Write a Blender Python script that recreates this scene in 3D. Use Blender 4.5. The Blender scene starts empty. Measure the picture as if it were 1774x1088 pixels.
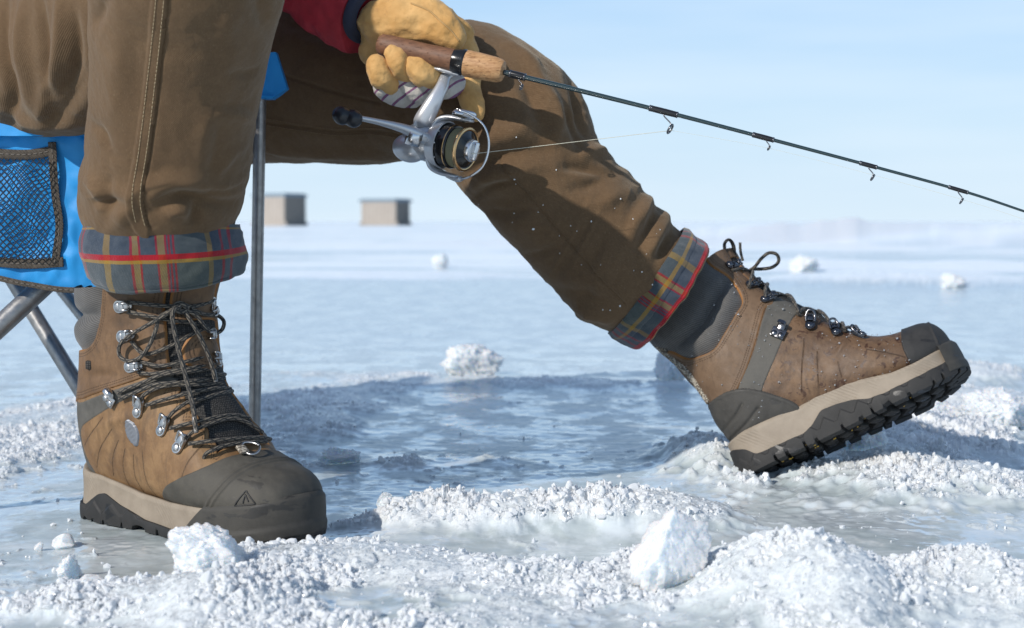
import bpy, math, random
import numpy as np
from mathutils import Vector, Matrix
S = bpy.context.scene
COL = S.collection
R = math.radians
random.seed(7); RNG = np.random.default_rng(11)
# ------------------------------------------------------------------ camera, sky, sun
FPX, CW, CH, HORIZ, CAMZ = 2800.0, 1774.0, 1088.0, 383.0, 0.31
TILT = math.atan((CH/2-HORIZ)/FPX)
cam = bpy.data.cameras.new('camera'); camo = bpy.data.objects.new('camera', cam); COL.objects.link(camo)
camo.location = (0, 0, CAMZ); camo.rotation_euler = (math.pi/2-TILT, 0, 0)
cam.sensor_width = 36; cam.lens = 36*FPX/CW; cam.clip_start = .05; cam.clip_end = 4000
cam.dof.use_dof = True; cam.dof.focus_distance = 1.66; cam.dof.aperture_fstop = 8.5
S.camera = camo
SUN_AZ, SUN_EL = R(43), R(31)          # behind the camera, to its left
W = bpy.data.worlds.new('World'); S.world = W; W.use_nodes = True
nt = W.node_tree; nt.nodes.clear()
wo = nt.nodes.new('ShaderNodeOutputWorld'); bg = nt.nodes.new('ShaderNodeBackground')
sky = nt.nodes.new('ShaderNodeTexSky'); sky.sky_type = 'NISHITA'; sky.sun_disc = False
sky.sun_elevation = SUN_EL; sky.sun_rotation = math.pi+SUN_AZ
sky.air_density = 1.0; sky.dust_density = 0.3; sky.ozone_density = 2.5; sky.altitude = 0
tc = nt.nodes.new('ShaderNodeTexCoord'); mp = nt.nodes.new('ShaderNodeMapping'); mp.inputs['Scale'].default_value = (1.6, 1.6, 14)
mp.inputs['Rotation'].default_value = (0, R(6), 0)
nz = nt.nodes.new('ShaderNodeTexNoise'); nz.inputs['Scale'].default_value = 1.5; nz.inputs['Detail'].default_value = 5
rp = nt.nodes.new('ShaderNodeValToRGB'); rp.color_ramp.elements[0].position = .42; rp.color_ramp.elements[1].position = .78
rp.color_ramp.elements[1].color = (.38, .38, .38, 1)
mx = nt.nodes.new('ShaderNodeMixRGB'); mx.inputs[2].default_value = (7.2, 7.8, 8.3, 1)
L = nt.links.new
L(tc.outputs['Generated'], mp.inputs[0]); L(mp.outputs[0], nz.inputs[0]); L(nz.outputs['Fac'], rp.inputs[0])
sx = nt.nodes.new('ShaderNodeSeparateXYZ'); L(tc.outputs['Generated'], sx.inputs[0])
hz = nt.nodes.new('ShaderNodeValToRGB'); hz.color_ramp.interpolation = 'EASE'       # pale air low over the lake
for k, (p_, c_) in enumerate([(0.0, 1.0), (.10, .90), (.30, .50), (.8, .0)]):
    e_ = hz.color_ramp.elements[k] if k < 2 else hz.color_ramp.elements.new(p_)
    e_.position = p_; e_.color = (c_, c_, c_, 1)
hc = nt.nodes.new('ShaderNodeValToRGB')
for k, (p_, c_) in enumerate([(0.0, (.61, .735, .835)), (.055, (.52, .685, .835)), (.14, (.40, .60, .84)), (.4, (.26, .47, .80))]):
    e_ = hc.color_ramp.elements[k] if k < 2 else hc.color_ramp.elements.new(p_)
    e_.position = p_; e_.color = (*c_, 1)
L(sx.outputs[2], hc.inputs[0]); hm = nt.nodes.new('ShaderNodeMixRGB'); hm.blend_type = 'MULTIPLY'; hm.inputs[0].default_value = 1; hm.inputs[2].default_value = (9, 9, 9, 1); L(hc.outputs[0], hm.inputs[1])
m0 = nt.nodes.new('ShaderNodeMixRGB'); L(sx.outputs[2], hz.inputs[0]); L(hz.outputs[0], m0.inputs[0]); L(sky.outputs[0], m0.inputs[1]); L(hm.outputs[0], m0.inputs[2])
L(rp.outputs[0], mx.inputs[0]); L(m0.outputs[0], mx.inputs[1]); L(mx.outputs[0], bg.inputs[0]); L(bg.outputs[0], wo.inputs[0])
bg.inputs[1].default_value = 0.118
sl = bpy.data.lights.new('sun', 'SUN'); sl.energy = 3.8; sl.angle = R(.6); sl.color = (1, .945, .87)
so = bpy.data.objects.new('sun', sl); COL.objects.link(so)
SUNV = Vector((math.sin(SUN_AZ)*math.cos(SUN_EL), math.cos(SUN_AZ)*math.cos(SUN_EL), -math.sin(SUN_EL)))
so.rotation_euler = SUNV.to_track_quat('-Z', 'Y').to_euler()
S.view_settings.view_transform = 'Standard'; S.view_settings.look = 'None'
S.view_settings.exposure = 0.15; S.view_settings.gamma = 1; S.view_settings.use_curve_mapping = False
# ------------------------------------------------------------------ helpers
ct, st = math.cos(TILT), math.sin(TILT)
def ray(px, py):
    a = (px-CW/2)/FPX; b = (CH/2-py)/FPX
    return np.array([a, ct+b*st, -st+b*ct])
def P(px, py, d):
    r = ray(px, py); t = d/r[1]
    return np.array([r[0]*t, d, CAMZ+r[2]*t])
def G(px, py, z=0.0):
    r = ray(px, py); t = (z-CAMZ)/r[2]
    return np.array([r[0]*t, r[1]*t, z])
def proj(p):
    p = np.asarray(p, float); x, y, z = p[..., 0], p[..., 1], p[..., 2]-CAMZ
    f = y*ct-z*st; u = y*st+z*ct
    return np.stack([CW/2+FPX*x/f, CH/2-FPX*u/f], -1)
def tag(o, label=None, cat=None, group=None, kind=None):
    if label: o['label'] = label
    if cat: o['category'] = cat
    if group: o['group'] = group
    if kind: o['kind'] = kind
    return o
def empty(name, loc=(0, 0, 0)):
    o = bpy.data.objects.new(name, None); COL.objects.link(o); o.location = loc; o.empty_display_size = .05
    return o
def mesh(name, v, f, mat=None, parent=None, smooth=True, uv=None, attr=None, mw=None, auto=None):
    """v (n,3); f (m,4) or (m,3) array or list of arrays; uv: dict name->(n,2) per vertex; attr: dict name->(n,)"""
    v = np.asarray(v, np.float32)
    fl = f if isinstance(f, list) else [f]
    fl = [np.asarray(a, np.int32) for a in fl if len(a)]
    me = bpy.data.meshes.new(name)
    loops = np.concatenate([a.ravel() for a in fl])
    tot = np.concatenate([np.full(len(a), a.shape[1], np.int32) for a in fl])
    me.vertices.add(len(v)); me.vertices.foreach_set('co', v.ravel())
    me.loops.add(len(loops)); me.loops.foreach_set('vertex_index', loops)
    me.polygons.add(len(tot)); starts = np.concatenate([[0], np.cumsum(tot)[:-1]]).astype(np.int32)
    me.polygons.foreach_set('loop_start', starts); me.polygons.foreach_set('loop_total', tot)
    me.polygons.foreach_set('use_smooth', np.full(len(tot), bool(smooth)))
    for k, a in (uv or {}).items():
        l = me.uv_layers.new(name=k); l.data.foreach_set('uv', np.asarray(a, np.float32)[loops].ravel())
    for k, a in (attr or {}).items():
        t = me.attributes.new(k, 'FLOAT', 'POINT'); t.data.foreach_set('value', np.asarray(a, np.float32))
    me.update(calc_edges=True); me.validate()
    o = bpy.data.objects.new(name, me); COL.objects.link(o)
    if mat: me.materials.append(mat)
    if parent: o.parent = parent
    if auto is not None:
        me.polygons.foreach_set('use_smooth', np.ones(len(me.polygons), bool))
        try: me.set_sharp_from_angle(angle=R(auto))
        except Exception: pass
    return o
def grid_faces(n, m, wrapm=True, wrapn=False, flip=False):
    i = np.arange(n if wrapn else n-1)[:, None]; j = np.arange(m if wrapm else m-1)[None, :]
    i2 = (i+1) % n; j2 = (j+1) % m
    a = i*m+j; b = i*m+j2; c = i2*m+j2; d = i2*m+j
    f = np.stack([a+0*b, b, c, d], -1).reshape(-1, 4)
    return f[:, ::-1] if flip else f
class MB:
    """collects several shapes into one mesh"""
    def __init__(s): s.v = []; s.f = {}; s.n = 0; s.uv = []
    def add(s, v, f, uv=None):
        v = np.asarray(v, float)
        for a in (f if isinstance(f, list) else [f]):
            a = np.asarray(a, int)
            if len(a): s.f.setdefault(a.shape[1], []).append(a+s.n)
        s.v.append(v); s.uv.append(uv if uv is not None else np.zeros((len(v), 2))); s.n += len(v)
        return s
    def tube(s, pts, r, n=12, cap=True, flat=1.0, up=None):
        v, f, uv = tube_np(pts, r, n, cap, flat, up); return s.add(v, f, uv)
    def box(s, c, sx, sy, sz, M=None, bev=0):
        v, f = box_np(sx, sy, sz, bev)
        if M is not None: v = v@np.asarray(M, float)[:3, :3].T
        return s.add(v+np.asarray(c, float), f)
    def build(s, name, mat, parent=None, smooth=True, auto=None, M=None):
        v = np.concatenate(s.v)
        if M is not None: v = xf(M, v)
        return mesh(name, v, [np.concatenate(a) for a in s.f.values()], mat, parent, smooth, {'UVMap': np.concatenate(s.uv)}, auto=auto)
def xf(M, v):
    M = np.asarray(M, float); return np.asarray(v)@M[:3, :3].T+M[:3, 3]
def box_np(sx, sy, sz, bev=0):
    if not bev:
        v = np.array([[x, y, z] for x in (-.5, .5) for y in (-.5, .5) for z in (-.5, .5)])*[sx, sy, sz]
        f = np.array([[0, 1, 3, 2], [4, 6, 7, 5], [0, 4, 5, 1], [2, 3, 7, 6], [0, 2, 6, 4], [1, 5, 7, 3]])
        return v, f
    import bmesh
    bm = bmesh.new(); bmesh.ops.create_cube(bm, size=1)
    for q in bm.verts: q.co = Vector((q.co.x*sx, q.co.y*sy, q.co.z*sz))
    bmesh.ops.bevel(bm, geom=bm.edges[:], offset=bev, segments=2, affect='EDGES', profile=.5)
    bm.verts.index_update(); v = np.array([q.co[:] for q in bm.verts])
    fs = {}
    for q in bm.faces: fs.setdefault(len(q.verts), []).append([w.index for w in q.verts])
    bm.free(); return v, [np.array(a) for a in fs.values()]
def catmull(p, n, closed=False):
    p = np.asarray(p, float)
    k = len(p); out = []
    if closed: q = np.concatenate([p[-1:], p, p[:2]])
    else: q = np.concatenate([2*p[:1]-p[1:2], p, 2*p[-1:]-p[-2:-1]])
    seg = k if closed else k-1
    t = np.linspace(0, seg, n, endpoint=not closed)
    i = np.minimum(t.astype(int), seg-1); u = (t-i)[:, None]
    a, b, c, d = q[i], q[i+1], q[i+2], q[i+3]
    return .5*((2*b)+(c-a)*u+(2*a-5*b+4*c-d)*u*u+(3*b-a-3*c+d)*u**3)
def resample(p, n, closed=False):
    p = np.asarray(p, float); q = np.concatenate([p, p[:1]]) if closed else p
    s = np.concatenate([[0], np.cumsum(np.linalg.norm(np.diff(q, axis=0), axis=1))])
    t = np.linspace(0, s[-1], n, endpoint=not closed)
    return np.stack([np.interp(t, s, q[:, k]) for k in range(q.shape[1])], -1)
def tube_np(pts, r, n=12, cap=True, flat=1.0, up=None):
    pts = np.asarray(pts, float); m = len(pts); r = np.broadcast_to(np.asarray(r, float), (m,))
    tg = np.gradient(pts, axis=0); tg /= np.linalg.norm(tg, axis=1)[:, None]+1e-12
    a = np.array(up, float) if up is not None else (np.array([0, 0, 1.]) if abs(tg[0][2]) < .9 else np.array([1., 0, 0]))
    N = np.zeros_like(pts)
    for i in range(m):
        a = a-tg[i]*(a@tg[i]); a /= np.linalg.norm(a)+1e-12; N[i] = a
    B = np.cross(tg, N)
    th = np.linspace(0, 2*np.pi, n, endpoint=False)
    v = pts[:, None]+r[:, None, None]*(N[:, None]*np.cos(th)[None, :, None]*flat+B[:, None]*np.sin(th)[None, :, None])
    s = np.concatenate([[0], np.cumsum(np.linalg.norm(np.diff(pts, axis=0), axis=1))])
    uv = np.stack([np.broadcast_to(th/(2*np.pi), (m, n)), np.broadcast_to(s[:, None], (m, n))], -1).reshape(-1, 2)
    f = [grid_faces(m, n)]
    v = v.reshape(-1, 3)
    if cap:
        f += [np.arange(n)[None, ::-1], np.arange(n)[None, :]+(m-1)*n]
    return v, f, uv
def lathe(prof, n=48):
    """prof: (k,2) radius, height along z"""
    p = np.asarray(prof, float); th = np.linspace(0, 2*np.pi, n, endpoint=False)
    v = np.stack([p[:, :1]*np.cos(th), p[:, :1]*np.sin(th), np.broadcast_to(p[:, 1:], (len(p), n))], -1).reshape(-1, 3)
    return v, grid_faces(len(p), n)
def frame(origin, x, y):
    x = np.asarray(x, float); x = x/np.linalg.norm(x); y = np.asarray(y, float); y = y-x*(x@y); y /= np.linalg.norm(y)
    z = np.cross(x, y); M = np.eye(4); M[:3, 0] = x; M[:3, 1] = y; M[:3, 2] = z; M[:3, 3] = origin
    return M
def frame_z(origin, z, x=(1, 0, 0)):
    z = np.asarray(z, float); z = z/np.linalg.norm(z); x = np.asarray(x, float); x = x-z*(x@z); x /= np.linalg.norm(x)
    M = np.eye(4); M[:3, 0] = x; M[:3, 1] = np.cross(z, x); M[:3, 2] = z; M[:3, 3] = origin
    return M
def ss(a, b, x):
    t = np.clip((np.asarray(x, float)-a)/(b-a), 0, 1); return t*t*(3-2*t)
# hashed lattice noise
def _h(i, j, k, seed):
    n = (i.astype(np.int64)*374761393+j.astype(np.int64)*668265263+k.astype(np.int64)*2147483647+seed*974711) & 0xffffffff
    n = ((n ^ (n >> 13))*1274126177) & 0xffffffff
    n = ((n ^ (n >> 16))*2246822519) & 0xffffffff
    return ((n ^ (n >> 15)) & 0xffffff)/float(0xffffff)
def noise(x, y, z=None, seed=0):
    x = np.asarray(x, float); y = np.asarray(y, float); z = np.zeros_like(x) if z is None else np.asarray(z, float)
    i, j, k = np.floor(x), np.floor(y), np.floor(z); u, v, w = x-i, y-j, z-k
    i, j, k = i.astype(int), j.astype(int), k.astype(int)
    f = lambda t: t*t*t*(t*(t*6-15)+10)
    u, v, w = f(u), f(v), f(w); r = 0
    for a in (0, 1):
        for b in (0, 1):
            for c in (0, 1):
                r = r+_h(i+a, j+b, k+c, seed)*(u if a else 1-u)*(v if b else 1-v)*(w if c else 1-w)
    return r*2-1
def fbm(x, y, z=None, o=4, seed=0, g=.5):
    r = 0; a = 1; t = 0
    x = np.asarray(x, float); y = np.asarray(y, float)
    for q in range(o):
        r = r+a*noise(x, y, z, seed+q*17); t += a; a *= g
        x = x*2.03+7.1; y = y*2.03+3.3; z = None if z is None else z*2.03+1.7
    return r/t
def worley(x, y, seed=0, tilt=.6):
    """faceted cells: returns (height 0..1 of tilted facet, edge distance F2-F1, cell random)"""
    x = np.asarray(x, float); y = np.asarray(y, float); i, j = np.floor(x).astype(int), np.floor(y).astype(int)
    f1 = np.full(x.shape, 9.); f2 = f1.copy(); hh = np.zeros(x.shape); rr = hh.copy()
    z = np.zeros_like(i)
    for a in (-1, 0, 1):
        for b in (-1, 0, 1):
            cx, cy = i+a+_h(i+a, j+b, z, seed), j+b+_h(i+a, j+b, z, seed+1)
            d = (x-cx)**2+(y-cy)**2
            r = _h(i+a, j+b, z, seed+2); tx = (_h(i+a, j+b, z, seed+3)-.5)*2; ty = (_h(i+a, j+b, z, seed+4)-.5)*2
            h = r+tilt*(tx*(x-cx)+ty*(y-cy))
            m = d < f1; f2 = np.where(m, f1, np.minimum(f2, d)); f1 = np.where(m, d, f1)
            hh = np.where(m, h, hh); rr = np.where(m, r, rr)
    return hh, np.sqrt(f2)-np.sqrt(f1), rr
# ------------------------------------------------------------------ material helper
class Mat:
    def __init__(s, name):
        s.m = bpy.data.materials.new(name); s.m.use_nodes = True; s.t = s.m.node_tree; s.t.nodes.clear()
        s.out = s.t.nodes.new('ShaderNodeOutputMaterial'); s.b = s.t.nodes.new('ShaderNodeBsdfPrincipled')
        s.t.links.new(s.b.outputs[0], s.out.inputs[0])
    def set(s, inp, val):
        i = s.b.inputs[inp] if isinstance(inp, str) else inp
        if hasattr(val, 'is_linked') or isinstance(val, bpy.types.NodeSocket): s.t.links.new(val, i)
        elif isinstance(val, (tuple, list)) and len(val) == 3 and i.type == 'RGBA': i.default_value = (*val, 1)
        else: i.default_value = val
        return s
    def n(s, typ, out=0, props=None, **inp):
        q = s.t.nodes.new('ShaderNode'+typ)
        for k, v in (props or {}).items(): setattr(q, k, v)
        for k, v in inp.items():
            key = int(k[1:]) if k[0] == 'i' and k[1:].isdigit() else k.replace('_', ' ')
            s.set(q.inputs[key], v)
        return q.outputs[out]
    def math(s, op, a, b=0.0, c=0.0, clamp=False):
        return s.n('Math', props={'operation': op, 'use_clamp': clamp}, i0=a, i1=b, i2=c)
    def coord(s, kind='Object'): return s.n('TexCoord', kind)
    def uv(s, name): return s.n('UVMap', props={'uv_map': name})
    def attr(s, name): return s.n('Attribute', 'Fac', props={'attribute_name': name})
    def map(s, vec, scale=(1, 1, 1), rot=(0, 0, 0), loc=(0, 0, 0)):
        return s.n('Mapping', Vector=vec, Scale=tuple(scale), Rotation=tuple(rot), Location=tuple(loc))
    def noise(s, vec, scale, detail=4, rough=.55, dist=0, out='Fac'):
        return s.n('TexNoise', out, Vector=vec, Scale=scale, Detail=detail, Roughness=rough, Distortion=dist)
    def voro(s, vec, scale, feature='F1', out='Distance', rnd=1.0):
        return s.n('TexVoronoi', out, props={'feature': feature}, Vector=vec, Scale=scale, Randomness=rnd)
    def ramp(s, fac, stops, interp='LINEAR'):
        q = s.t.nodes.new('ShaderNodeValToRGB'); q.color_ramp.interpolation = interp; e = q.color_ramp.elements
        while len(e) < len(stops): e.new(1)
        for k, (p, c) in enumerate(stops):
            e[k].position = p; c = (c, c, c) if isinstance(c, (int, float)) else c; e[k].color = (*c, 1)
        s.set(q.inputs[0], fac); return q.outputs[0]
    def rng(s, v, a, b, c=0.0, d=1.0, smooth=False):
        return s.n('MapRange', props={'interpolation_type': 'SMOOTHSTEP' if smooth else 'LINEAR'}, i0=v, i1=a, i2=b, i3=c, i4=d)
    def mix(s, f, a, b, blend='MIX'):
        return s.n('MixRGB', props={'blend_type': blend}, i0=f, i1=a, i2=b)
    def sep(s, v):
        q = s.t.nodes.new('ShaderNodeSeparateXYZ'); s.set(q.inputs[0], v); return q.outputs
    def bump(s, h, strength=.5, dist=.001, normal=None):
        q = s.t.nodes.new('ShaderNodeBump'); s.set(q.inputs['Strength'], strength); q.inputs['Distance'].default_value = dist
        s.set(q.inputs['Height'], h)
        if normal is not None: s.set(q.inputs['Normal'], normal)
        return q.outputs[0]
def simple(name, col, rough=.5, metal=0, **kw):
    m = Mat(name); m.set('Base Color', col); m.set('Roughness', rough); m.set('Metallic', metal)
    for k, v in kw.items(): m.set(k.replace('_', ' '), v)
    return m
# ------------------------------------------------------------------ the frozen lake
def _blob(px, py, rx, ry, h, g, soft=1.0):
    c = G(px, py); s = c[1]/FPX
    d0 = G(px, py+ry)[1]; d1 = G(px, max(py-ry, HORIZ+4))[1]
    return (c[0], c[1], rx*s, c[1]-d0, d1-c[1], h, g, soft)
BLOBS = [_blob(*a) for a in [
    (930, 908, 250, 26, .030, 1.1), (720, 903, 90, 16, .014, 1.0), (1120, 896, 110, 20, .018, .9), (1000, 948, 210, 24, -.012, -1.5), (560, 978, 170, 34, .016, 1.15),
    (850, 1000, 260, 26, .012, 1.1), (330, 1052, 130, 45, .020, .9), (440, 1065, 120, 50, .018, .8), (1330, 1030, 150, 60, .046, 1.2), (1470, 1075, 130, 50, .028, 1.1),
    (1690, 1030, 170, 44, .034, 1.1), (800, 1085, 300, 40, .010, .45), (1560, 850, 260, 46, .028, .75), (1480, 800, 150, 30, .022, .6), (1640, 775, 190, 30, .034, .8),
    (1210, 800, 95, 40, .030, .75), (1700, 712, 150, 26, .034, 1.0), (1690, 655, 120, 14, .03, .8), (1490, 965, 220, 34, -.012, -1.4), (1700, 930, 120, 22, -.006, -1.0),
    (50, 770, 140, 70, .006, .75), (70, 720, 160, 30, .007, .7), (560, 740, 95, 45, .010, .8), (520, 695, 110, 20, .006, .7), (90, 1010, 130, 50, .003, .35), (950, 664, 290, 10, .006, 1.0), (640, 650, 200, 8, .005, .6),
    (60, 900, 130, 34, 0, -.8), (240, 985, 110, 26, -.002, -.9), (900, 760, 330, 60, -.004, -.62), (640, 850, 130, 30, -.003, -1.0), (1120, 975, 90, 24, .012, .8), (1235, 905, 100, 22, .004, .3),
    (1330, 905, 130, 24, .003, -.45), (1600, 900, 200, 30, .002, -.5), (640, 1060, 130, 35, .004, -.3), (150, 1060, 100, 30, .012, .6), (930, 1045, 250, 16, .006, .6), (700, 800, 90, 14, .006, .6), (860, 795, 90, 9, .008, .7), (820, 460, 700, 5, .02, .8), (1560, 492, 300, 9, .07, 1.8), (1390, 468, 150, 7, .07, 1.6), (1700, 470, 200, 5, .07, 1.5), (640, 480, 260, 4, .04, 1.4), (980, 430, 500, 3, .12, 1.2)]]
def field(x, y):
    x = np.asarray(x, float); y = np.asarray(y, float)
    wx = x+.03*fbm(x*9, y*6, seed=5, o=3); wy = y+.03*fbm(x*9+40, y*6, seed=6, o=3)
    g = .08+.50*fbm(x*4.0, y*2.6, seed=3, o=5, g=.6); h = np.zeros(x.shape)
    far = ss(2.6, 4.5, y)
    band = fbm(x*.35, y*1.5, seed=31, o=4)*1.25+fbm(x*1.3, y*4.5, seed=32, o=3)*.35
    snowline = ss(7, 13, y+1.2*fbm(x*.5, y*.6, seed=33))
    g = g*(1-far)+far*(-.35+band*.9+.85*snowline)
    for (cx, cy, rx, rn, rf, bh, bg_, soft) in BLOBS:
        dy = wy-cy; r2 = ((wx-cx)/rx)**2+(dy/np.where(dy < 0, rn, rf))**2
        k = np.exp(-r2*1.1); h = h+bh*k; g = g+bg_*k
    g = np.clip(g, -1, 1.35)
    near = 1-ss(5.5, 9.0, y)
    g = g+(.2+.8*near)*(.30*fbm(x*22, y*22, seed=8, o=3)+.18*noise(x*75, y*75, seed=9))
    gr = ss(.18, .62, g)
    h = h*(.35+.65*ss(-.3, .6, g)) + (.0012+.0028*ss(.1, .7, g))*fbm(x*7, y*7, seed=4, o=4)
    jx = .010*fbm(x*50, y*50, seed=51, o=2); jy = .010*fbm(x*50+9, y*50, seed=52, o=2)
    w1, e1, r1 = worley((x+jx)*70, (y+jy)*62, 21, 1.2); w2, e2, r2_ = worley((x+jy)*150+3, (y+jx)*140, 22, 1.2); w3, e3, r3 = worley((x+jx)*26, (y+jy)*26, 25, 1.1); w4, e4, r4 = worley(x*290, y*270, 27, 1.0)
    amp = near*(.6+.55*ss(.0, .03, h))
    crisp = ss(-.25, .45, fbm(x*11, y*9, seed=53, o=3))          # crumbly here, glazed over there
    h = h+gr*amp*(.0050*(w3-.4)*(.4+.6*crisp)+(.0050*(w1-.35)+.0046*(w2-.4)+.0022*(w4-.4))*(.12+.9*crisp)+.0050*fbm(x*24, y*16, seed=12, o=5, g=.62))
    wet = 1-gr
    # platy broken bits on the wet ice
    bits = ss(.86, .97, r1)*ss(.05, .3, e1)*ss(.5, .85, .5+.9*fbm(x*6, y*6, seed=14, o=3))
    h = h+wet*near*(.0011*bits*(.6+w1)+.0008*fbm(x*60, y*60, seed=13, o=2)-.002)
    gr = np.clip(gr*(1-near*.45*(1-crisp))+.35*wet*bits, 0, 1)
    # far pressure ridges of snow
    rid = np.exp(-((y-(21+2.2*fbm(x*.08, 0*y, seed=41)))/1.4)**2)*ss(.0, 5.0, x+1.0+1.5*fbm(x*.2, y*.2, seed=42))
    rid2 = np.exp(-((y-(60+4*fbm(x*.03, 0*y, seed=43)))/4)**2)
    h = h+rid*(.31+.20*fbm(x*1.1, y*.5, seed=44, o=4))+rid2*(.10+.34*fbm(x*.25, y*.1, seed=45, o=3))
    gr = np.clip(gr+rid*1.2+rid2*.9+ss(11, 24, y)*.5, 0, 1)
    return h, gr
def facets(m, co, scale):
    """height of small randomly tilted crystal faces"""
    q = m.t.nodes.new('ShaderNodeTexVoronoi'); m.set(q.inputs['Vector'], co); q.inputs['Scale'].default_value = scale
    d = m.n('VectorMath', 0, props={'operation': 'SUBTRACT'}, i0=co, i1=q.outputs['Position'])
    c = m.n('VectorMath', 0, props={'operation': 'SUBTRACT'}, i0=q.outputs['Color'], i1=(.5, .5, .5))
    dt = m.n('VectorMath', 1, props={'operation': 'DOT_PRODUCT'}, i0=d, i1=c)
    return m.math('MULTIPLY', dt, scale*1.0)
def build_ice():
    py = np.concatenate([np.linspace(1500, 1130, 60)[:-1], np.linspace(1130, 640, 560)[:-1], np.linspace(640, 440, 170)[:-1], HORIZ+57*np.geomspace(1, .006, 90)])
    px = np.concatenate([np.linspace(-3200, -160, 60)[:-1], np.linspace(-160, 1940, 1150)[:-1], np.linspace(1940, 5000, 60)])
    d = np.array([G(CW/2, p)[1] for p in py]); a = (px-CW/2)/FPX/ct
    Y = np.repeat(d[:, None], len(px), 1); X = d[:, None]*a[None, :]
    X = np.where(np.abs(X) > 1e9, 0, X)
    h, gr = field(X, Y)
    v = np.stack([X, Y, h], -1).reshape(-1, 3)
    m = Mat('lake_ice')
    co = m.coord('Object'); g0 = m.attr('gran')
    n1 = m.noise(co, 9, 6, .6); n2 = m.noise(m.map(co, (2.2, 9, 9)), 2.2, 6, .62); n3 = m.noise(co, 260, 3, .6); n4 = m.noise(co, 45, 5, .65)
    wet = m.mix(m.rng(n1, .35, .68), (.32, .37, .375), (.53, .585, .59))
    wet = m.mix(m.rng(n2, .5, .72), wet, (.62, .66, .67))
    wet = m.mix(m.rng(m.noise(co, 30, 4, .6), .55, .75, 0, .5), wet, (.33, .365, .345))
    gra = m.mix(m.rng(n4, .3, .7), (.68, .71, .73), (.86, .875, .885))
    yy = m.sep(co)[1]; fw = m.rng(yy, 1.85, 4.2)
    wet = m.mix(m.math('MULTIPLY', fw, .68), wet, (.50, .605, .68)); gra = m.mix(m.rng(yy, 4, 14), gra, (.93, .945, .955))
    film = m.rng(m.noise(m.map(co, (1.5, 1, 1)), 6.5, 7, .70), .475, .545)       # a film of melt water lies in patches
    film = m.math('MULTIPLY', m.math('MULTIPLY', film, m.rng(yy, 2.4, 4.5, 1, .3)), m.rng(g0, .05, .35, 1, 0))
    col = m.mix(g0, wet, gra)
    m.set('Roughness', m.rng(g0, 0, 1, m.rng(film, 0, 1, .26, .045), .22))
    m.set('Base Color', m.mix(m.math('MULTIPLY', film, .6), col, (.66, .71, .735)))  # film patches also paled: sky reflection put into the base colour
    m.set('Subsurface Weight', m.rng(g0, .2, .8, 0, .8)); m.set('Subsurface Radius', (.014, .0145, .015)); m.set('Subsurface Scale', 1.0)
    m.set('IOR', 1.31); m.set('Specular IOR Level', .6); m.set('Coat Weight', m.math('MULTIPLY', film, .6)); m.set('Coat Roughness', .07); m.set('Coat IOR', 1.4)
    nb = m.rng(yy, 2.2, 6, 1, 0)      # fine relief is too small to resolve far out
    rip = m.noise(m.map(co, (1, 2.4, 1)), 42, 4, .6)
    b1 = m.bump(rip, m.math('MULTIPLY', nb, m.rng(film, 0, 1, .13, .02)), .004)
    b2 = m.bump(facets(m, co, 230), m.math('MULTIPLY', nb, m.rng(g0, 0, .55, .03, .5)), .0045, b1)
    m.set('Normal', m.bump(facets(m, co, 520), m.math('MULTIPLY', nb, m.rng(g0, 0, .55, .03, .45)), .0020, b2))
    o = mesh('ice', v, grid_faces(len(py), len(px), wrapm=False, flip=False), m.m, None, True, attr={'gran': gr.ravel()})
    tag(o, kind='structure'); return o
build_ice()
ICE_WHITE = Mat('white_ice')
def _ice_white(m):
    co = m.coord('Object'); n = m.noise(co, 40, 5, .65); n2 = m.noise(co, 300, 3, .6)
    m.set('Base Color', m.mix(m.rng(n, .3, .7), (.60, .635, .655), (.79, .805, .815)))
    m.set('Roughness', m.rng(n2, .3, .7, .16, .5)); m.set('Subsurface Weight', .8); m.set('Subsurface Radius', (.012, .017, .022)); m.set('Subsurface Scale', 1.0)
    m.set('IOR', 1.31)
    m.set('Normal', m.bump(facets(m, co, 420), .4, .0025, m.bump(facets(m, co, 150), .5, .006)))
_ice_white(ICE_WHITE)
ICE_CLEAR = Mat('clear_ice')
def _ice_clear(m):
    co = m.coord('Object'); n = m.noise(co, 90, 4, .6)
    m.set('Base Color', (.90, .94, .96)); m.set('Roughness', m.rng(n, .35, .7, .03, .35)); m.set('IOR', 1.31)
    m.set('Transmission Weight', m.rng(n, .35, .65, .75, .25)); m.set('Subsurface Weight', .2); m.set('Subsurface Radius', (.01, .012, .014))
    m.set('Normal', m.bump(n, .3, .002))
_ice_clear(ICE_CLEAR)
def ico(sub):
    import bmesh
    bm = bmesh.new(); bmesh.ops.create_icosphere(bm, subdivisions=sub, radius=1)
    bm.verts.index_update(); v = np.array([q.co[:] for q in bm.verts]); f = np.array([[w.index for w in q.verts] for q in bm.faces]); bm.free()
    return v, f
ICO = {k: ico(k) for k in (1, 2, 4, 6)}
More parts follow.
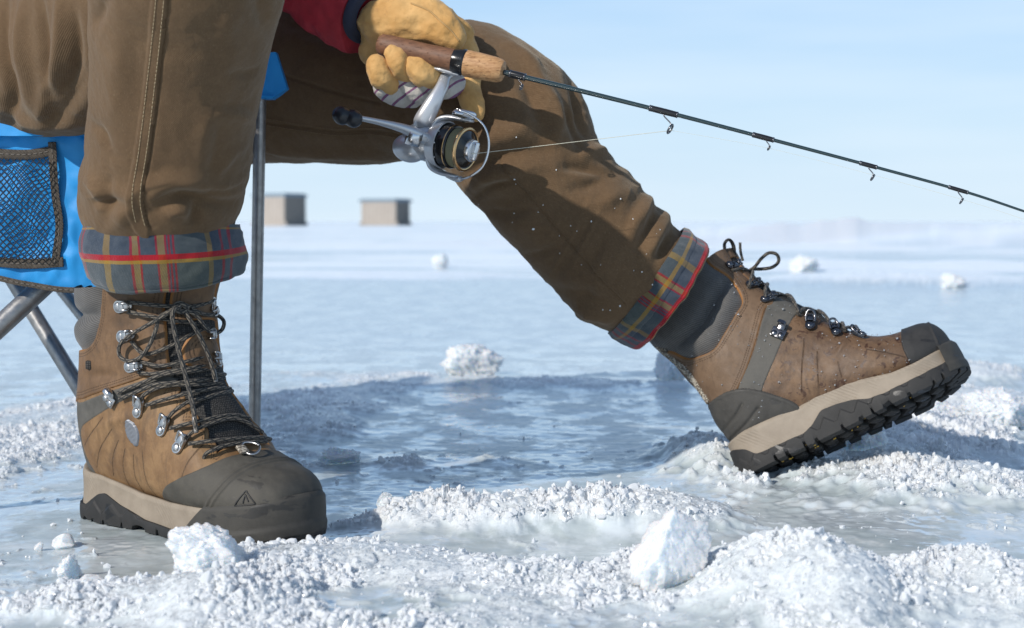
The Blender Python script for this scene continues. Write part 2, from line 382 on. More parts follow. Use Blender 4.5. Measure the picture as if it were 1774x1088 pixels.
def lump(size, seed, sub=6, planes=16, rough=.10, keep=.62, mini=False):
    """a broken block: a sphere cut by random planes, then roughened"""
    rng = np.random.default_rng(seed); v, f = ICO[sub]
    n = rng.normal(size=(planes, 3)); n /= np.linalg.norm(n, axis=1)[:, None]; k = rng.uniform(keep, .95, planes)
    r = np.full(len(v), 1.0)
    for a, b in zip(n, k):
        c = v@a; r = np.where(c > .05, np.minimum(r, b/np.maximum(c, .05)), r)
    q = v*r[:, None]
    if mini: return q*np.asarray(size), f
    nn = fbm(q[:, 0]*3+seed, q[:, 1]*3, q[:, 2]*3, o=4, seed=seed)*rough*1.2
    w, e, rr = worley((q[:, 0]+.35*q[:, 2])*7+seed, (q[:, 1]+.6*q[:, 2])*7, seed, .8)
    nn = nn+(w-.4)*rough*.55
    q = q*(1+nn)[:, None]
    return q*np.asarray(size), f
def ice_chunk(label, px, py, w, hgt_, dep, seed, sink=.25, rot=0, group=None, mat=None, name='ice_chunk', tilt=(0, 0), **k):
    c = G(px, py); h0 = float(field(np.array([c[0]]), np.array([c[1]]))[0][0])
    v, f = lump((w/2, dep/2, hgt_/2/(1-sink*.5)), seed, **k)
    M = Matrix.Rotation(rot, 4, 'Z')@Matrix.Rotation(tilt[0], 4, 'X')@Matrix.Rotation(tilt[1], 4, 'Y')
    o = mesh(name, xf(M, v), f, (mat or ICE_WHITE).m, None, True, auto=38)
    o.location = (c[0], c[1], h0+hgt_/2*(1-sink))
    tag(o, label, 'ice chunk', group); return o
ice_chunk('tall pointed white ice block standing upright in the foreground right of centre', 1160, 1022, .066, .076, .046, 14, .3, .3, tilt=(0, .3), rough=.12, planes=8, keep=.50)
ice_chunk('pointed crystal lump of ice touching the toe of the planted boot', 356, 1012, .078, .040, .05, 12, .35, 0, rough=.2, tilt=(0, .12))
ice_chunk('white block of snow ice lying alone on the smooth ice behind the shadow', 812, 652, .125, .066, .09, 27, .3, .2, rough=.24, planes=9, keep=.5)
ice_chunk('round snowball far out on the ice under the raised knee', 762, 465, .105, .095, .10, 31, .15, 0, rough=.10, planes=6)
ice_chunk('white ice block half hidden behind the heel of the raised boot', 1165, 656, .075, .065, .07, 37, .2, 0, rough=.18)
ice_chunk('small white ice chip lying on grey ice beside the heel of the planted boot', 113, 945, .026, .015, .02, 41, .2, .4, mini=True, keep=.35, planes=11)
ice_chunk('tiny white ice chip left of the planted boot, nearer the frame edge', 68, 950, .012, .009, .012, 42, .2, .1, mini=True, keep=.4, planes=10)
ice_chunk('flat white ice flake in the lower left on grey wet ice', 150, 1026, .030, .011, .025, 43, .2, .4, mini=True, keep=.3, planes=11)
ice_chunk('rough grainy ice chip in the lower left beside a round translucent bump', 118, 1000, .028, .020, .02, 44, .2, .9, rough=.2, keep=.45, planes=10)
ice_chunk('small glassy ice cube at the left end of the snowy ridge', 668, 893, .020, .020, .016, 45, .1, .3, mat=ICE_CLEAR, rough=.05, planes=9, keep=.55)
ice_chunk('white snow lump on the far drift right of the lace loop', 1392, 476, .16, .10, .2, 51, .3, 0, rough=.22)
ice_chunk('white snow lump near the right edge, above the toe of the raised boot', 1648, 501, .115, .070, .12, 52, .3, 0, rough=.22)
ice_chunk('big white snow block on the right behind the toe of the raised boot', 1722, 748, .10, .055, .09, 53, .35, .2, rough=.2)
ice_chunk('flattened white snow block behind the raised boot, beside the bigger one', 1620, 738, .075, .036, .08, 54, .35, .5, rough=.2)
ice_chunk('rounded ice lump on the slope below the sole of the raised boot', 1500, 815, .07, .045, .06, 55, .4, .5, rough=.2, keep=.45, planes=10)
ice_chunk('translucent grey ice block in the middle distance beside the chair post', 590, 800, .05, .025, .04, 56, .35, .5, rough=.2, keep=.45, planes=10)
def build_grains():
    rng = np.random.default_rng(5); n = 90000
    px = rng.uniform(-60, 1840, n); t = rng.uniform(0, 1, n)**.8; py = 700+t*420
    Y = np.array([G(CW/2, p)[1] for p in py]); X = (px-CW/2)/FPX*Y
    h, g = field(X, Y)
    keep = rng.uniform(0, 1, n) < np.where(g > .5, .30*ss(-.2, .45, fbm(X*11, Y*9, seed=53, o=3))**1.5+.02, .006)*(.25+.75*t)
    X, Y, h = X[keep], Y[keep], h[keep]; n = len(X)
    v, f = ICO[1]; k = len(v)
    s = .0008+.0026*rng.uniform(0, 1, n)**2.6
    jit = v[None]*(1+rng.uniform(-.35, .35, (n, k, 1)))*s[:, None, None]*rng.uniform(.6, 1.3, (n, 1, 3))
    V = jit+np.stack([X, Y, h+s*.3], -1)[:, None]
    F = f[None]+(np.arange(n)*k)[:, None, None]
    VV, FF, off = [V.reshape(-1, 3)], [F.reshape(-1, 3)], n*k
    # larger broken crystals, half frozen into the crumbly ridges
    m = 110000; px = rng.uniform(-60, 1840, m); py = 700+rng.uniform(0, 1, m)**.75*420
    Y = np.array([G(CW/2, p)[1] for p in py]); X = (px-CW/2)/FPX*Y; h, g = field(X, Y); cr = fbm(X*11, Y*9, seed=53, o=3); cl = fbm(X*30, Y*26, seed=77, o=2)
    keep = rng.uniform(0, 1, m) < np.where(g > .45, 1.0*ss(-.45, .2, cr)*ss(-.5, .2, cl)+.03, .0008)
    X, Y, h = X[keep], Y[keep], h[keep]; tv, tf = ico(3); T_ = []
    for q in range(9):
        nn = rng.normal(size=(18, 3)); nn /= np.linalg.norm(nn, axis=1)[:, None]; kk = rng.uniform(.40, .66, 18); r = np.ones(len(tv))
        for a, b in zip(nn, kk): c = tv@a; r = np.where(c > .05, np.minimum(r, b/np.maximum(c, .05)), r)
        T_.append(tv*r[:, None])
    for x, y, z in zip(X, Y, h):
        s = .0013+.0042*rng.uniform()**3.2; a = rng.uniform(0, 6.28); c_, s_ = math.cos(a), math.sin(a)
        q = T_[rng.integers(9)]*rng.uniform(.5, 1.7, 3)*s*1.25; q = np.stack([q[:, 0]*c_-q[:, 1]*s_, q[:, 0]*s_+q[:, 1]*c_, q[:, 2]], -1)
        VV.append(q+[x, y, z+s*rng.uniform(-.75, -.1)]); FF.append(tf+off); off += len(q)
    print('crystals', len(X))
    o = mesh('ice_grains', np.concatenate(VV), np.concatenate(FF), ICE_GRAIN.m, None, False)
    tag(o, 'loose glittering ice grains scattered over the slushy surface', 'ice grains', kind='stuff')
ICE_GRAIN = Mat('grain_ice')
ICE_GRAIN.set('Base Color', (.86, .875, .885)); ICE_GRAIN.set('Roughness', .13); ICE_GRAIN.set('IOR', 1.31); ICE_GRAIN.set('Specular IOR Level', .7); _tr = ICE_GRAIN.t.nodes.new('ShaderNodeBsdfTranslucent'); _tr.inputs[0].default_value = (.86, .885, .90, 1); _ms = ICE_GRAIN.t.nodes.new('ShaderNodeMixShader'); _ms.inputs[0].default_value = .35
ICE_GRAIN.t.links.new(ICE_GRAIN.b.outputs[0], _ms.inputs[1]); ICE_GRAIN.t.links.new(_tr.outputs[0], _ms.inputs[2]); ICE_GRAIN.t.links.new(_ms.outputs[0], ICE_GRAIN.out.inputs[0])
build_grains()
# ------------------------------------------------------------------ the seated angler: trousers, cuffs, jacket
from mathutils.bvhtree import BVHTree
PERSON = empty('person', P(-420, 300, 2.05)*[1, 1, 0])
tag(PERSON, 'seated person in brown work trousers with rolled plaid cuffs, holding the fishing rod', 'person')
PM = np.array(PERSON.location)
def pmesh(name, v, f, mat, parent=None, **k):
    """a part of the person, given in world space"""
    return mesh(name, np.asarray(v)-PM, f, mat, parent or PERSON, **k)
def ring_surface(rings, nu, nv):
    """rings: (ax, ay, bx, by, depth, ratio[, depthB]) pixel end points of the silhouette + distance; returns pts (nv,nu,3), u, v in metres"""
    C, A, B = [], [], []
    for r in rings:
        a = P(r[0], r[1], r[4]); b = P(r[2], r[3], r[6] if len(r) > 6 else r[4])
        C.append((a+b)/2); A.append((b-a)/2); B.append(np.linalg.norm(b-a)/2*r[5])
    C = catmull(C, 400); A = catmull(A, 400); B = catmull(np.array(B)[:, None], 400)[:, 0]
    s = np.concatenate([[0], np.cumsum(np.linalg.norm(np.diff(C, axis=0), axis=1))]); t = np.linspace(0, s[-1], nv)
    I = lambda X: np.stack([np.interp(t, s, X[:, k]) for k in range(X.shape[1])], -1)
    C, A, B = I(C), I(A), I(B[:, None])[:, 0]
    T = np.gradient(C, axis=0); T /= np.linalg.norm(T, axis=1)[:, None]
    E = np.cross(T, A/np.linalg.norm(A, axis=1)[:, None]); E /= np.linalg.norm(E, axis=1)[:, None]
    E *= np.where(E[:, 1:2] > 0, -1, 1)                        # towards the viewer
    th = np.linspace(0, 2*np.pi, nu, endpoint=False)+np.pi     # starts at the left silhouette, front first
    sgn = -1
    pts = C[:, None]+A[:, None]*np.cos(th)[None, :, None]+E[:, None]*(B[:, None]*np.sin(th)[None]*sgn)[..., None]
    d = np.linalg.norm(np.diff(np.concatenate([pts, pts[:, :1]], 1), axis=1), axis=2)
    u = np.concatenate([np.zeros((nv, 1)), np.cumsum(d, 1)[:, :-1]], 1)
    u = u-u[:, nu//4][:, None]
    return pts, u, np.broadcast_to(t[:, None], (nv, nu)).copy()
def normals(p):
    du = np.roll(p, -1, 1)-np.roll(p, 1, 1); dv = np.gradient(p, axis=0)
    n = np.cross(du, dv); n /= np.linalg.norm(n, axis=2)[..., None]+1e-12
    c = p.mean(1, keepdims=True); 
    if ((p-c)*n).sum() < 0: n = -n
    return n
def bvh_of(p):
    nv, nu = p.shape[:2]
    return BVHTree.FromPolygons([tuple(q) for q in p.reshape(-1, 3)], grid_faces(nv, nu).tolist())
CAM = Vector((0, 0, CAMZ))
def hit(bvh, px, py):
    h = bvh.ray_cast(CAM, Vector(ray(px, py)).normalized())
    return None if h[0] is None else (np.array(h[0]), np.array(h[1]) if h[1].dot(Vector(ray(px, py))) < 0 else -np.array(h[1]))
def on_surface(bvh, line, n=60):
    L_ = catmull(line, n) if len(line) > 2 else resample(line, n)
    return [q for q in (hit(bvh, *a) for a in L_) if q is not None]
def dist_line(p, q):
    """distance of points p (...,3) to polyline q (k,3); signed side not given; returns d, t in 0..1"""
    q = np.asarray(q); best = np.full(p.shape[:-1], 9.); tt = np.zeros(p.shape[:-1]); k = len(q)-1
    lo, hi = q.min(0)-.06, q.max(0)+.06
    m = ((p > lo) & (p < hi)).all(-1); pp = p[m]; b = np.full(len(pp), 9.); t0 = np.zeros(len(pp))
    for i in range(k):
        a, e = q[i], q[i+1]-q[i]; L2 = e@e+1e-12
        t = np.clip(((pp-a)@e)/L2, 0, 1); d = np.linalg.norm(pp-a-t[:, None]*e, axis=1)
        w = d < b; b = np.where(w, d, b); t0 = np.where(w, (i+t)/k, t0)
    best[m] = b; tt[m] = t0
    return best, tt
def creases(p, specs):
    """specs: (pixel polyline, width m, height m): soft ridges (+) and valleys (-) that fade at both ends"""
    bv = bvh_of(p); n = normals(p); disp = np.zeros(p.shape[:2])
    for line, w, h in specs:
        q = [a[0] for a in on_surface(bv, line, 24)]
        if len(q) < 3: continue
        d, t = dist_line(p, q)
        fade = np.sin(np.pi*np.clip(t*.94+.03, 0, 1))**.6
        disp += 1.3*h*np.exp(-(d/(.8*w))**2)*fade
    return disp
DUCK = Mat('brown_duck_canvas')
def _duck(m):
    uv = m.uv('UVMap'); co = m.coord('Object')
    n1 = m.noise(co, 14, 5, .6); n2 = m.noise(co, 160, 4, .65); n3 = m.noise(m.map(uv, (900, 260, 1)), 1, 2, .5)
    tw = m.n('TexWave', 'Fac', props={'wave_type': 'BANDS', 'bands_direction': 'DIAGONAL'}, Vector=m.map(uv, (1, 1, 1)), Scale=270, Distortion=1.2, Detail=2, Detail_Scale=3)
    c = m.mix(m.rng(n1, .3, .7), (.095, .056, .028), (.134, .081, .042))
    c = m.mix(m.rng(n2, .35, .75, 0, .35), c, (.17, .105, .053))
    c = m.mix(m.rng(n3, .3, .8, 0, .5), c, (.064, .036, .016))
    c = m.mix(m.rng(m.noise(co, 620, 2, .5), .62, .80, 0, .45), c, (.24, .175, .11))
    m.set('Base Color', c); m.set('Roughness', .88); m.set('Specular IOR Level', .25)
    m.set('Sheen Weight', .25); m.set('Sheen Roughness', .5); m.set('Sheen Tint', (.8, .7, .55))
    h = m.mix(.5, tw, n3)
    m.set('Normal', m.bump(n2, .35, .0016, m.bump(h, .5, .0007)))
_duck(DUCK)
def cloth(pts, u, v, big=.004, seed=1, su=14, sv=5, rot=0.0):
    """soft directional folds"""
    n = normals(pts); x = u*math.cos(rot)+v*math.sin(rot); y = -u*math.sin(rot)+v*math.cos(rot)
    # make noise periodic round the leg by using the position
    a = fbm(pts[..., 0]*su*.6+3*seed, pts[..., 1]*su*.6, pts[..., 2]*sv, o=3, seed=seed)
    b = 1-np.abs(fbm(pts[..., 0]*su+9, pts[..., 1]*su+seed, pts[..., 2]*sv*1.6, o=3, seed=seed+5))*2
    c = fbm(pts[..., 0]*60, pts[..., 1]*60, pts[..., 2]*45, o=3, seed=seed+9)
    e = 1-np.abs(fbm(pts[..., 0]*su*2.2+4, pts[..., 1]*su*2.2, pts[..., 2]*sv*4+seed, o=2, seed=seed+21))*2
    return big*a+big*.6*b*ss(-.2, .5, a)+.0011*c+.0012*e*ss(.1, .7, e)*ss(-.3, .3, a)
def close_ends(v, nv, nu, f):
    """fans that close both ends"""
    a = v[:nu].mean(0); b = v[-nu:].mean(0); k = len(v)
    j = np.arange(nu); j2 = (j+1) % nu; o = (nv-1)*nu
    return np.concatenate([v, [a, b]]), [f, np.stack([j2, j, 0*j+k], -1), np.stack([o+j, o+j2, 0*j+k+1], -1)]
# --- near (right) shin, near thigh, far (left) leg
RING_NS = [(235, -185, 440, -185, 1.50, .7), (180, -150, 490, -150, 1.50, .85), (163, -90, 505, -90, 1.51, .95), (158, 0, 494, 0, 1.535, .92), (157, 60, 478, 60, 1.55, .9), (156, 120, 464, 120, 1.565, .88), (154, 180, 451, 180, 1.58, .88), (151, 235, 439, 235, 1.595, .88),
           (144, 290, 431, 290, 1.61, .9), (141, 335, 425, 335, 1.622, .9), (145, 366, 418, 366, 1.630, .88), (154, 388, 408, 388, 1.635, .84), (164, 412, 404, 412, 1.638, .80), (174, 436, 402, 436, 1.640, .78)]
RING_NT = [(-420, -120, -400, 246, 1.93, .75), (-180, -92, -170, 236, 1.84, .75), (-40, -85, -35, 226, 1.76, .72), (60, -95, 62, 231, 1.70, .70), (130, -115, 138, 233, 1.655, .70), (200, -150, 215, 190, 1.60, .75), (300, -180, 330, 80, 1.54, .8), (400, -170, 425, 0, 1.50, .6)]
RING_F = [(-330, 0, -330, 300, 2.235, .8), (-150, 0, -200, 296, 2.22, .8), (150, 4, 150, 290, 2.18, .8), (330, 5, 330, 284, 2.15, .8), (440, 6, 436, 281, 2.12, .78), (520, 7, 520, 281, 2.10, .75), (600, 9, 600, 284, 2.075, .74), (680, 14, 672, 282, 2.05, .74), (745, 24, 722, 276, 2.02, .76), (805, 36, 768, 290, 1.995, .80),
          (866, 47, 792, 307, 1.975, .84), (934, 88, 806, 331, 1.96, .86), (984, 132, 826, 354, 1.95, .85), (1016, 196, 852, 382, 1.945, .82), (1034, 248, 884, 420, 1.94, .80), (1064, 282, 918, 457, 1.94, .80), (1100, 318, 952, 489, 1.94, .80), (1138, 356, 990, 531, 1.94, .80), (1162, 384, 1020, 559, 1.945, .82), (1178, 398, 1050, 574, 1.95, .82), (1202, 425, 1090, 588, 1.955, .75), (1220, 450, 1110, 600, 1.955, .7)]
pN, uN, vN = ring_surface(RING_NS, 420, 560)
pT, uT, vT = ring_surface(RING_NT, 300, 420)
pF, uF, vF = ring_surface(RING_F, 400, 900)
def bunch(p, u, v, v0, v1, amp, seed):
    r_ = 1-2*np.abs(fbm(p[..., 0]*16+seed, p[..., 1]*16, v*38+p[..., 0]*14, o=2, seed=seed)); return amp*r_*ss(.0, .7, r_+.3)*ss(v0, v1, v)*(1-ss(v1-.012, v1+.012, v))
dN = bunch(pN, uN, vN, vN.max()-.16, vN.max()-.075, .0042, 61)+cloth(pN, uN, vN, .0030, 3, 12, 5)+creases(pN, [
    ([(268, 362), (300, 340), (335, 342), (375, 352), (410, 352)], .010, -.0075), ([(262, 340), (305, 318), (350, 322), (415, 330)], .013, .0065), ([(345, 352), (338, 372), (336, 392)], .009, -.006), ([(290, 372), (310, 366), (330, 375)], .008, .004),
    ([(205, 388), (222, 360), (228, 320)], .012, .005), ([(180, 385), (190, 350), (188, 300)], .010, -.004), ([(150, 300), (170, 330), (180, 370)], .010, .003), ([(420, 300), (385, 312), (330, 330)], .012, -.0035), ([(444, 195), (420, 187), (370, 186)], .008, -.003), ([(446, 205), (420, 200), (370, 198)], .010, .0035),
    ([(160, 40), (175, 20), (190, -20)], .010, -.004), ([(470, 60), (455, 20), (450, -30)], .012, -.004), ([(400, 20), (395, 70), (405, 130)], .016, .003), ([(360, 200), (355, 240), (350, 290)], .012, .0025), ([(385, 215), (372, 270), (366, 300)], .009, -.002), ([(430, 250), (400, 270), (380, 300)], .008, .002), ([(425, 318), (395, 330), (360, 334)], .006, -.005), ([(160, 345), (190, 352), (225, 350)], .007, -.004), ([(150, 210), (175, 230), (190, 260)], .008, -.0035), ([(452, 120), (430, 128), (400, 126)], .007, -.003), ([(210, 60), (200, 140), (196, 220)], .02, .003), ([(240, 40), (236, 100), (228, 200)], .02, -.0025)])
# the flat-felled front seam: a raised double-stitched strip
bv0 = bvh_of(pN)
SEAM = [(291, -20), (286, 30), (280, 90), (273, 150), (266, 210), (258, 270), (249, 325), (248, 355), (254, 384), (258, 394)]
sq = np.array([a[0] for a in on_surface(bv0, SEAM, 80)])
sd, _ = dist_line(pN, sq)
left = (proj(pN)[..., 0] < np.interp(proj(pN)[..., 1], [s[1] for s in SEAM], [s[0] for s in SEAM])) & (normals(pN)[..., 1] < 0)
dN += np.where(left, .0016*(1-ss(.0125, .0155, sd))*ss(-.001, .0004, sd), -.0022*np.exp(-(sd/.0018)**2))
pN2 = pN+normals(pN)*dN[..., None]
dT = cloth(pT, uT, vT, .006, 7, 9, 5)+creases(pT, [
    ([(15, 0), (10, 80), (25, 160), (20, 215)], .010, -.008), ([(45, -10), (42, 90), (60, 200)], .012, .006), ([(72, -10), (75, 80), (90, 190)], .009, -.006), ([(105, -10), (100, 90), (70, 190)], .010, .006), ([(130, 20), (128, 120), (85, 185)], .008, -.007), ([(110, 150), (90, 175), (70, 200)], .007, .004), ([(150, 120), (125, 170), (90, 215)], .009, -.005), ([(10, 190), (60, 212), (140, 215)], .012, .005)])
pT2 = pT+normals(pT)*dT[..., None]
dF = bunch(pF, uF, vF, vF.max()-.20, vF.max()-.07, .0050, 67)+cloth(pF, uF, vF, .0038, 11, 10, 10)+creases(pF, [
    ([(800, 310), (850, 275), (900, 262), (960, 262)], .012, -.007), ([(798, 285), (840, 250), (900, 225), (950, 180)], .016, .007), ([(815, 325), (870, 300), (930, 290)], .014, .006), ([(905, 130), (925, 180), (935, 235)], .012, -.009), ([(880, 70), (920, 110), (940, 160)], .014, .006), ([(938, 150), (965, 190), (960, 240)], .013, .008), ([(985, 135), (1000, 190), (1012, 240)], .010, -.007), ([(960, 170), (990, 215), (1000, 260)], .010, -.006),
    ([(985, 330), (1025, 320), (1065, 300)], .010, -.005), ([(1000, 270), (1035, 262), (1050, 268)], .010, .006), ([(975, 290), (1010, 292), (1048, 300)], .008, -.006), ([(1090, 330), (1060, 345), (1020, 360)], .012, .005), ([(1140, 362), (1120, 400), (1105, 440)], .011, -.007), ([(1160, 378), (1140, 415), (1128, 440)], .010, .006), ([(1130, 352), (1105, 385), (1092, 430)], .012, .006), ([(1172, 395), (1152, 425), (1140, 450)], .009, -.006),
    ([(990, 530), (1030, 545), (1060, 560)], .012, .005), ([(960, 500), (1010, 510), (1060, 530)], .014, -.005), ([(830, 360), (880, 350), (930, 330)], .014, -.004), ([(860, 390), (930, 395), (990, 380)], .02, .004), ([(730, 270), (760, 230), (780, 190)], .012, -.009), ([(822, 345), (850, 322), (890, 312)], .006, -.006), ([(845, 368), (880, 372), (920, 362)], .007, -.005), ([(905, 445), (935, 440), (965, 428)], .008, -.004), ([(1000, 470), (1030, 440), (1050, 400)], .010, -.004), ([(700, 275), (730, 230), (735, 190)], .014, .005), ([(480, 30), (560, 60), (640, 70)], .014, -.005), ([(500, 15), (600, 40), (700, 50)], .012, .005), ([(470, 260), (560, 268), (650, 270)], .014, .004)])
bvF = bvh_of(pF)
SEAM_F = [(865, 272), (872, 290), (880, 300), (910, 335), (960, 392), (1010, 450), (1050, 495), (1082, 528)]
SEAM_F2 = [(445, 208), (520, 220), (580, 228), (650, 227), (700, 236), (740, 250)]
SEAM_F3 = [(450, 118), (520, 140), (590, 162), (660, 178)]
for sm, dep, ww in ((SEAM_F, -.0028, .0022), (SEAM_F2, -.002, .002), (SEAM_F3, -.002, .002)):
    q = np.array([a[0] for a in on_surface(bvF, sm, 60)]); d_, t_ = dist_line(pF, q); dF += dep*np.exp(-(d_/ww)**2)
pF2 = pF+normals(pF)*dF[..., None]
mb_v, mb_f, mb_uv, off = [], {3: [], 4: []}, [], 0
for p, u, v in ((pN2, uN, vN), (pT2, uT, vT), (pF2, uF, vF)):
    nv, nu = p.shape[:2]; w, fl = close_ends(p.reshape(-1, 3), nv, nu, grid_faces(nv, nu))
    uvq = np.concatenate([np.stack([u, v], -1).reshape(-1, 2), np.zeros((2, 2))])
    mb_v.append(w); mb_uv.append(uvq)
    for a in fl: mb_f[a.shape[1]].append(a+off)
    off += len(w)
hv, hf = ICO[4]                                                 # the seat of the trousers
mb_v.append(hv*[.22, .26, .17]+P(-300, 110, 2.08)); mb_f[3].append(hf+off); mb_uv.append(hv[:, :2]*.2)
TROUSERS = pmesh('trousers', np.concatenate(mb_v), [np.concatenate(mb_f[3]), np.concatenate(mb_f[4])], DUCK.m, uv={'UVMap': np.concatenate(mb_uv)})
THREAD = simple('cream_thread', (.42, .33, .20), .8); THREAD_D = simple('brown_thread', (.20, .13, .065), .8); DARKSEAM = simple('dark_seam_edge', (.025, .016, .008), .95)
def stitches(bvh, line, pitch, length, r, offs=.0004):
    q = on_surface(bvh, line, 200); a = np.array([x[0] for x in q]); nn = np.array([x[1] for x in q])
    s = np.concatenate([[0], np.cumsum(np.linalg.norm(np.diff(a, axis=0), axis=1))]); mb = MB(); rng = np.random.default_rng(3)
    for t in np.arange(0, s[-1]-length, pitch):
        tt = t+np.array([0, .25, .5, .75, 1])*length*rng.uniform(.85, 1.1)
        p = np.stack([np.interp(tt, s, a[:, k]) for k in range(3)], -1); m_ = np.stack([np.interp(tt, s, nn[:, k]) for k in range(3)], -1)
        p = p+m_*np.array([-.2, .7, 1, .7, -.2])[:, None]*r*.7+m_*offs
        mb.tube(p, r, 6, True)
    return mb
bN2, bF2 = bvh_of(pN2), bvh_of(pF2)
s1 = stitches(bN2, [(x-5, y) for x, y in SEAM], .0042, .0029, .00032); s2 = stitches(bN2, [(x-19, y+2) for x, y in SEAM[:-1]], .0042, .0029, .00032)
mbs = MB()
for s_ in (s1, s2):
    for vv, uu in zip(s_.v, s_.uv): mbs.v.append(vv); mbs.uv.append(uu)
    for k, a in s_.f.items(): mbs.f.setdefault(k, []).extend([x+mbs.n for x in a])
    mbs.n += s_.n
def pbuild(mb, name, mat, parent=None, **k):
    T = np.eye(4); T[:3, 3] = -PM
    return mb.build(name, mat, parent or PERSON, M=T, **k)
pbuild(mbs, 'seam_stitching', THREAD.m, TROUSERS)
m2 = stitches(bF2, [(x, y-5) for x, y in SEAM_F2], .0042, .0032, .0004)
m3 = stitches(bF2, [(x, y+6) for x, y in SEAM_F2], .0042, .0032, .0004)
for nm, q in (('thigh_stitching', m2), ('thigh_stitching', m3)): pbuild(q, nm, THREAD_D.m, TROUSERS)
# snow specks melted onto the far shin
rng = np.random.default_rng(8); mb = MB(); sv, sf = ICO[1]
for _ in range(36):
    t = rng.uniform(0, 1); cx, cy = 890+t*250, 300+t*240; h_ = hit(bF2, cx+rng.normal()*60, cy+rng.normal()*50)
    if h_ is None: continue
    r = rng.choice([.0006, .0008, .0011, .0016], p=[.45, .3, .18, .07])
    mb.add(sv*r*rng.uniform(.6, 1.4, 3)+h_[0]+h_[1]*r*.3, sf)
o = pbuild(mb, 'snow_specks', simple('snow_speck', (.75, .77, .78), .5).m, TROUSERS); o['kind'] = 'stuff'
# --- plaid cuffs
PLAID = Mat('plaid_flannel')
def _plaid(m):
    uv = m.sep(m.uv('UVMap')); co = m.coord('Object')
    navy, green, red, tan, dk, slate = (.030, .042, .062), (.050, .062, .056), (.34, .013, .020), (.27, .17, .048), (.012, .015, .022), (.034, .047, .068)
    def stripes(x, period, off, lst):
        f = m.math('FRACT', m.math('DIVIDE', m.math('ADD', x, off), period)); st = [(0, lst[0][1])]
        p = 0
        for w, c in lst:
            st.append((p/1000., c)); p += w
        st = st[1:]
        return m.ramp(f, st, 'CONSTANT')
    warp = stripes(uv[0], .160, .0785, [(25, red), (193, slate), (44, tan), (131, navy), (14, red), (36, tan), (12, red), (87, navy), (12, red), (36, tan), (12, red), (11, navy), (12, red), (11, navy), (12, red), (182, green), (33, tan), (62, navy), (18, red), (67, slate)])
    weft = stripes(uv[1], .070, .0, [(45, green), (22, tan), (90, slate), (150, navy), (20, slate), (80, red), (38, tan), (555, green)])
    tw = m.n('TexWave', 'Fac', props={'wave_type': 'BANDS', 'bands_direction': 'DIAGONAL'}, Vector=m.uv('UVMap'), Scale=420, Distortion=.8)
    wst = stripes(uv[1], .070, .0, [(45, .5), (22, .7), (90, .45), (150, .5), (20, .5), (80, .88), (38, .85), (555, .5)])
    c = m.mix(m.math('ADD', wst, m.rng(tw, .3, .7, -.12, .12), clamp=True), warp, weft)
    c = m.mix(m.rng(m.noise(co, 180, 3, .6), .3, .75, 0, .14), c, (.16, .17, .18))
    c = m.mix(.04, c, (.14, .15, .16))
    bri = m.n('HueSaturation', Color=c, Value=.88, Saturation=1.2)
    m.set('Base Color', bri); m.set('Roughness', .95); m.set('Specular IOR Level', .1); m.set('Sheen Weight', .25); m.set('Sheen Roughness', .6)
    m.set('Normal', m.bump(m.noise(co, 500, 3, .6), .5, .0012, m.bump(tw, .3, .0005)))
_plaid(PLAID)
def cuff(rings, thick, seed, label, vofs=0.0):
    p, u, v = ring_surface(rings, 520, 120); n = normals(p)
    T = v/v.max()
    w = .0022*fbm(p[..., 0]*26, p[..., 1]*26, p[..., 2]*30, o=3, seed=seed)*2.5+.0018*(1-2*np.abs(fbm(p[..., 0]*20, p[..., 1]*20, p[..., 2]*34, o=2, seed=seed+6)))+.0030*fbm(p[..., 0]*11, p[..., 1]*11, p[..., 2]*9, o=2, seed=seed+3)
    outer = p+n*(thick*(.55+.45*ss(0, .25, T))+w)[..., None]
    # rim rounding: inside top rows, then outside, then the rolled bottom going in
    edge_wave = (.0022*fbm(u[0]*16, 0*u[0], seed=seed+8, o=2))[:, None]*0
    inner = p-n*(.004+.002*T)[..., None]
    axis = np.gradient(p.mean(1), axis=0); axis /= np.linalg.norm(axis, axis=1)[:, None]
    rows = [inner[12]*.5+outer[12]*.5, inner[3]*.45+outer[3]*.55, outer[0]*.75+inner[0]*.25]; vs = [v[12], v[3], v[0]]
    rows += list(outer); vs += list(v)
    b = outer[-1]; bi = inner[-1]; ax = axis[-1]; hw = np.linalg.norm(b-bi, axis=1)[:, None]/2
    for k in np.linspace(0, 1, 9)[1:]:
        a = k*np.pi; rows.append((b+bi)/2+(b-bi)/2*math.cos(a)+ax*hw*math.sin(a)*1.1); vs.append(v[-1]+k*.014)
    for k in (10, 30, 55): rows.append(inner[-k]); vs.append(v[-1]+.014+k*.0006)
    q = np.array(rows); nv, nu = q.shape[:2]
    uv = np.stack([np.broadcast_to(u.mean(0), (nv, nu)), np.array(vs)], -1)
    # split the seam column so the plaid does not wrap wrongly across one face
    q2 = np.concatenate([q, q[:, :1]], 1); uv2 = np.concatenate([uv, uv[:, :1]+[[[2*(uv[0, -1, 0]-uv[0, -2, 0]), 0]]]], 1); uv2[:, -1, 0] = uv2[:, -2, 0]+(uv2[:, -2, 0]-uv2[:, -3, 0])
    o = pmesh('trouser_cuff', q2.reshape(-1, 3), grid_faces(nv, nu+1, wrapm=False), PLAID.m, uv={'UVMap': uv2.reshape(-1, 2)+[0, vofs]})
    if label: o['label'] = label
    return o, outer
CUFF_N, outN = cuff([(156, 391, 405, 389, 1.636, .92), (154, 408, 406, 406, 1.636, .92), (155, 432, 410, 428, 1.637, .92), (159, 452, 412, 448, 1.638, .92), (165, 468, 409, 463, 1.640, .92)], .0055, 5, 'straight turned-up plaid cuff above the planted boot')
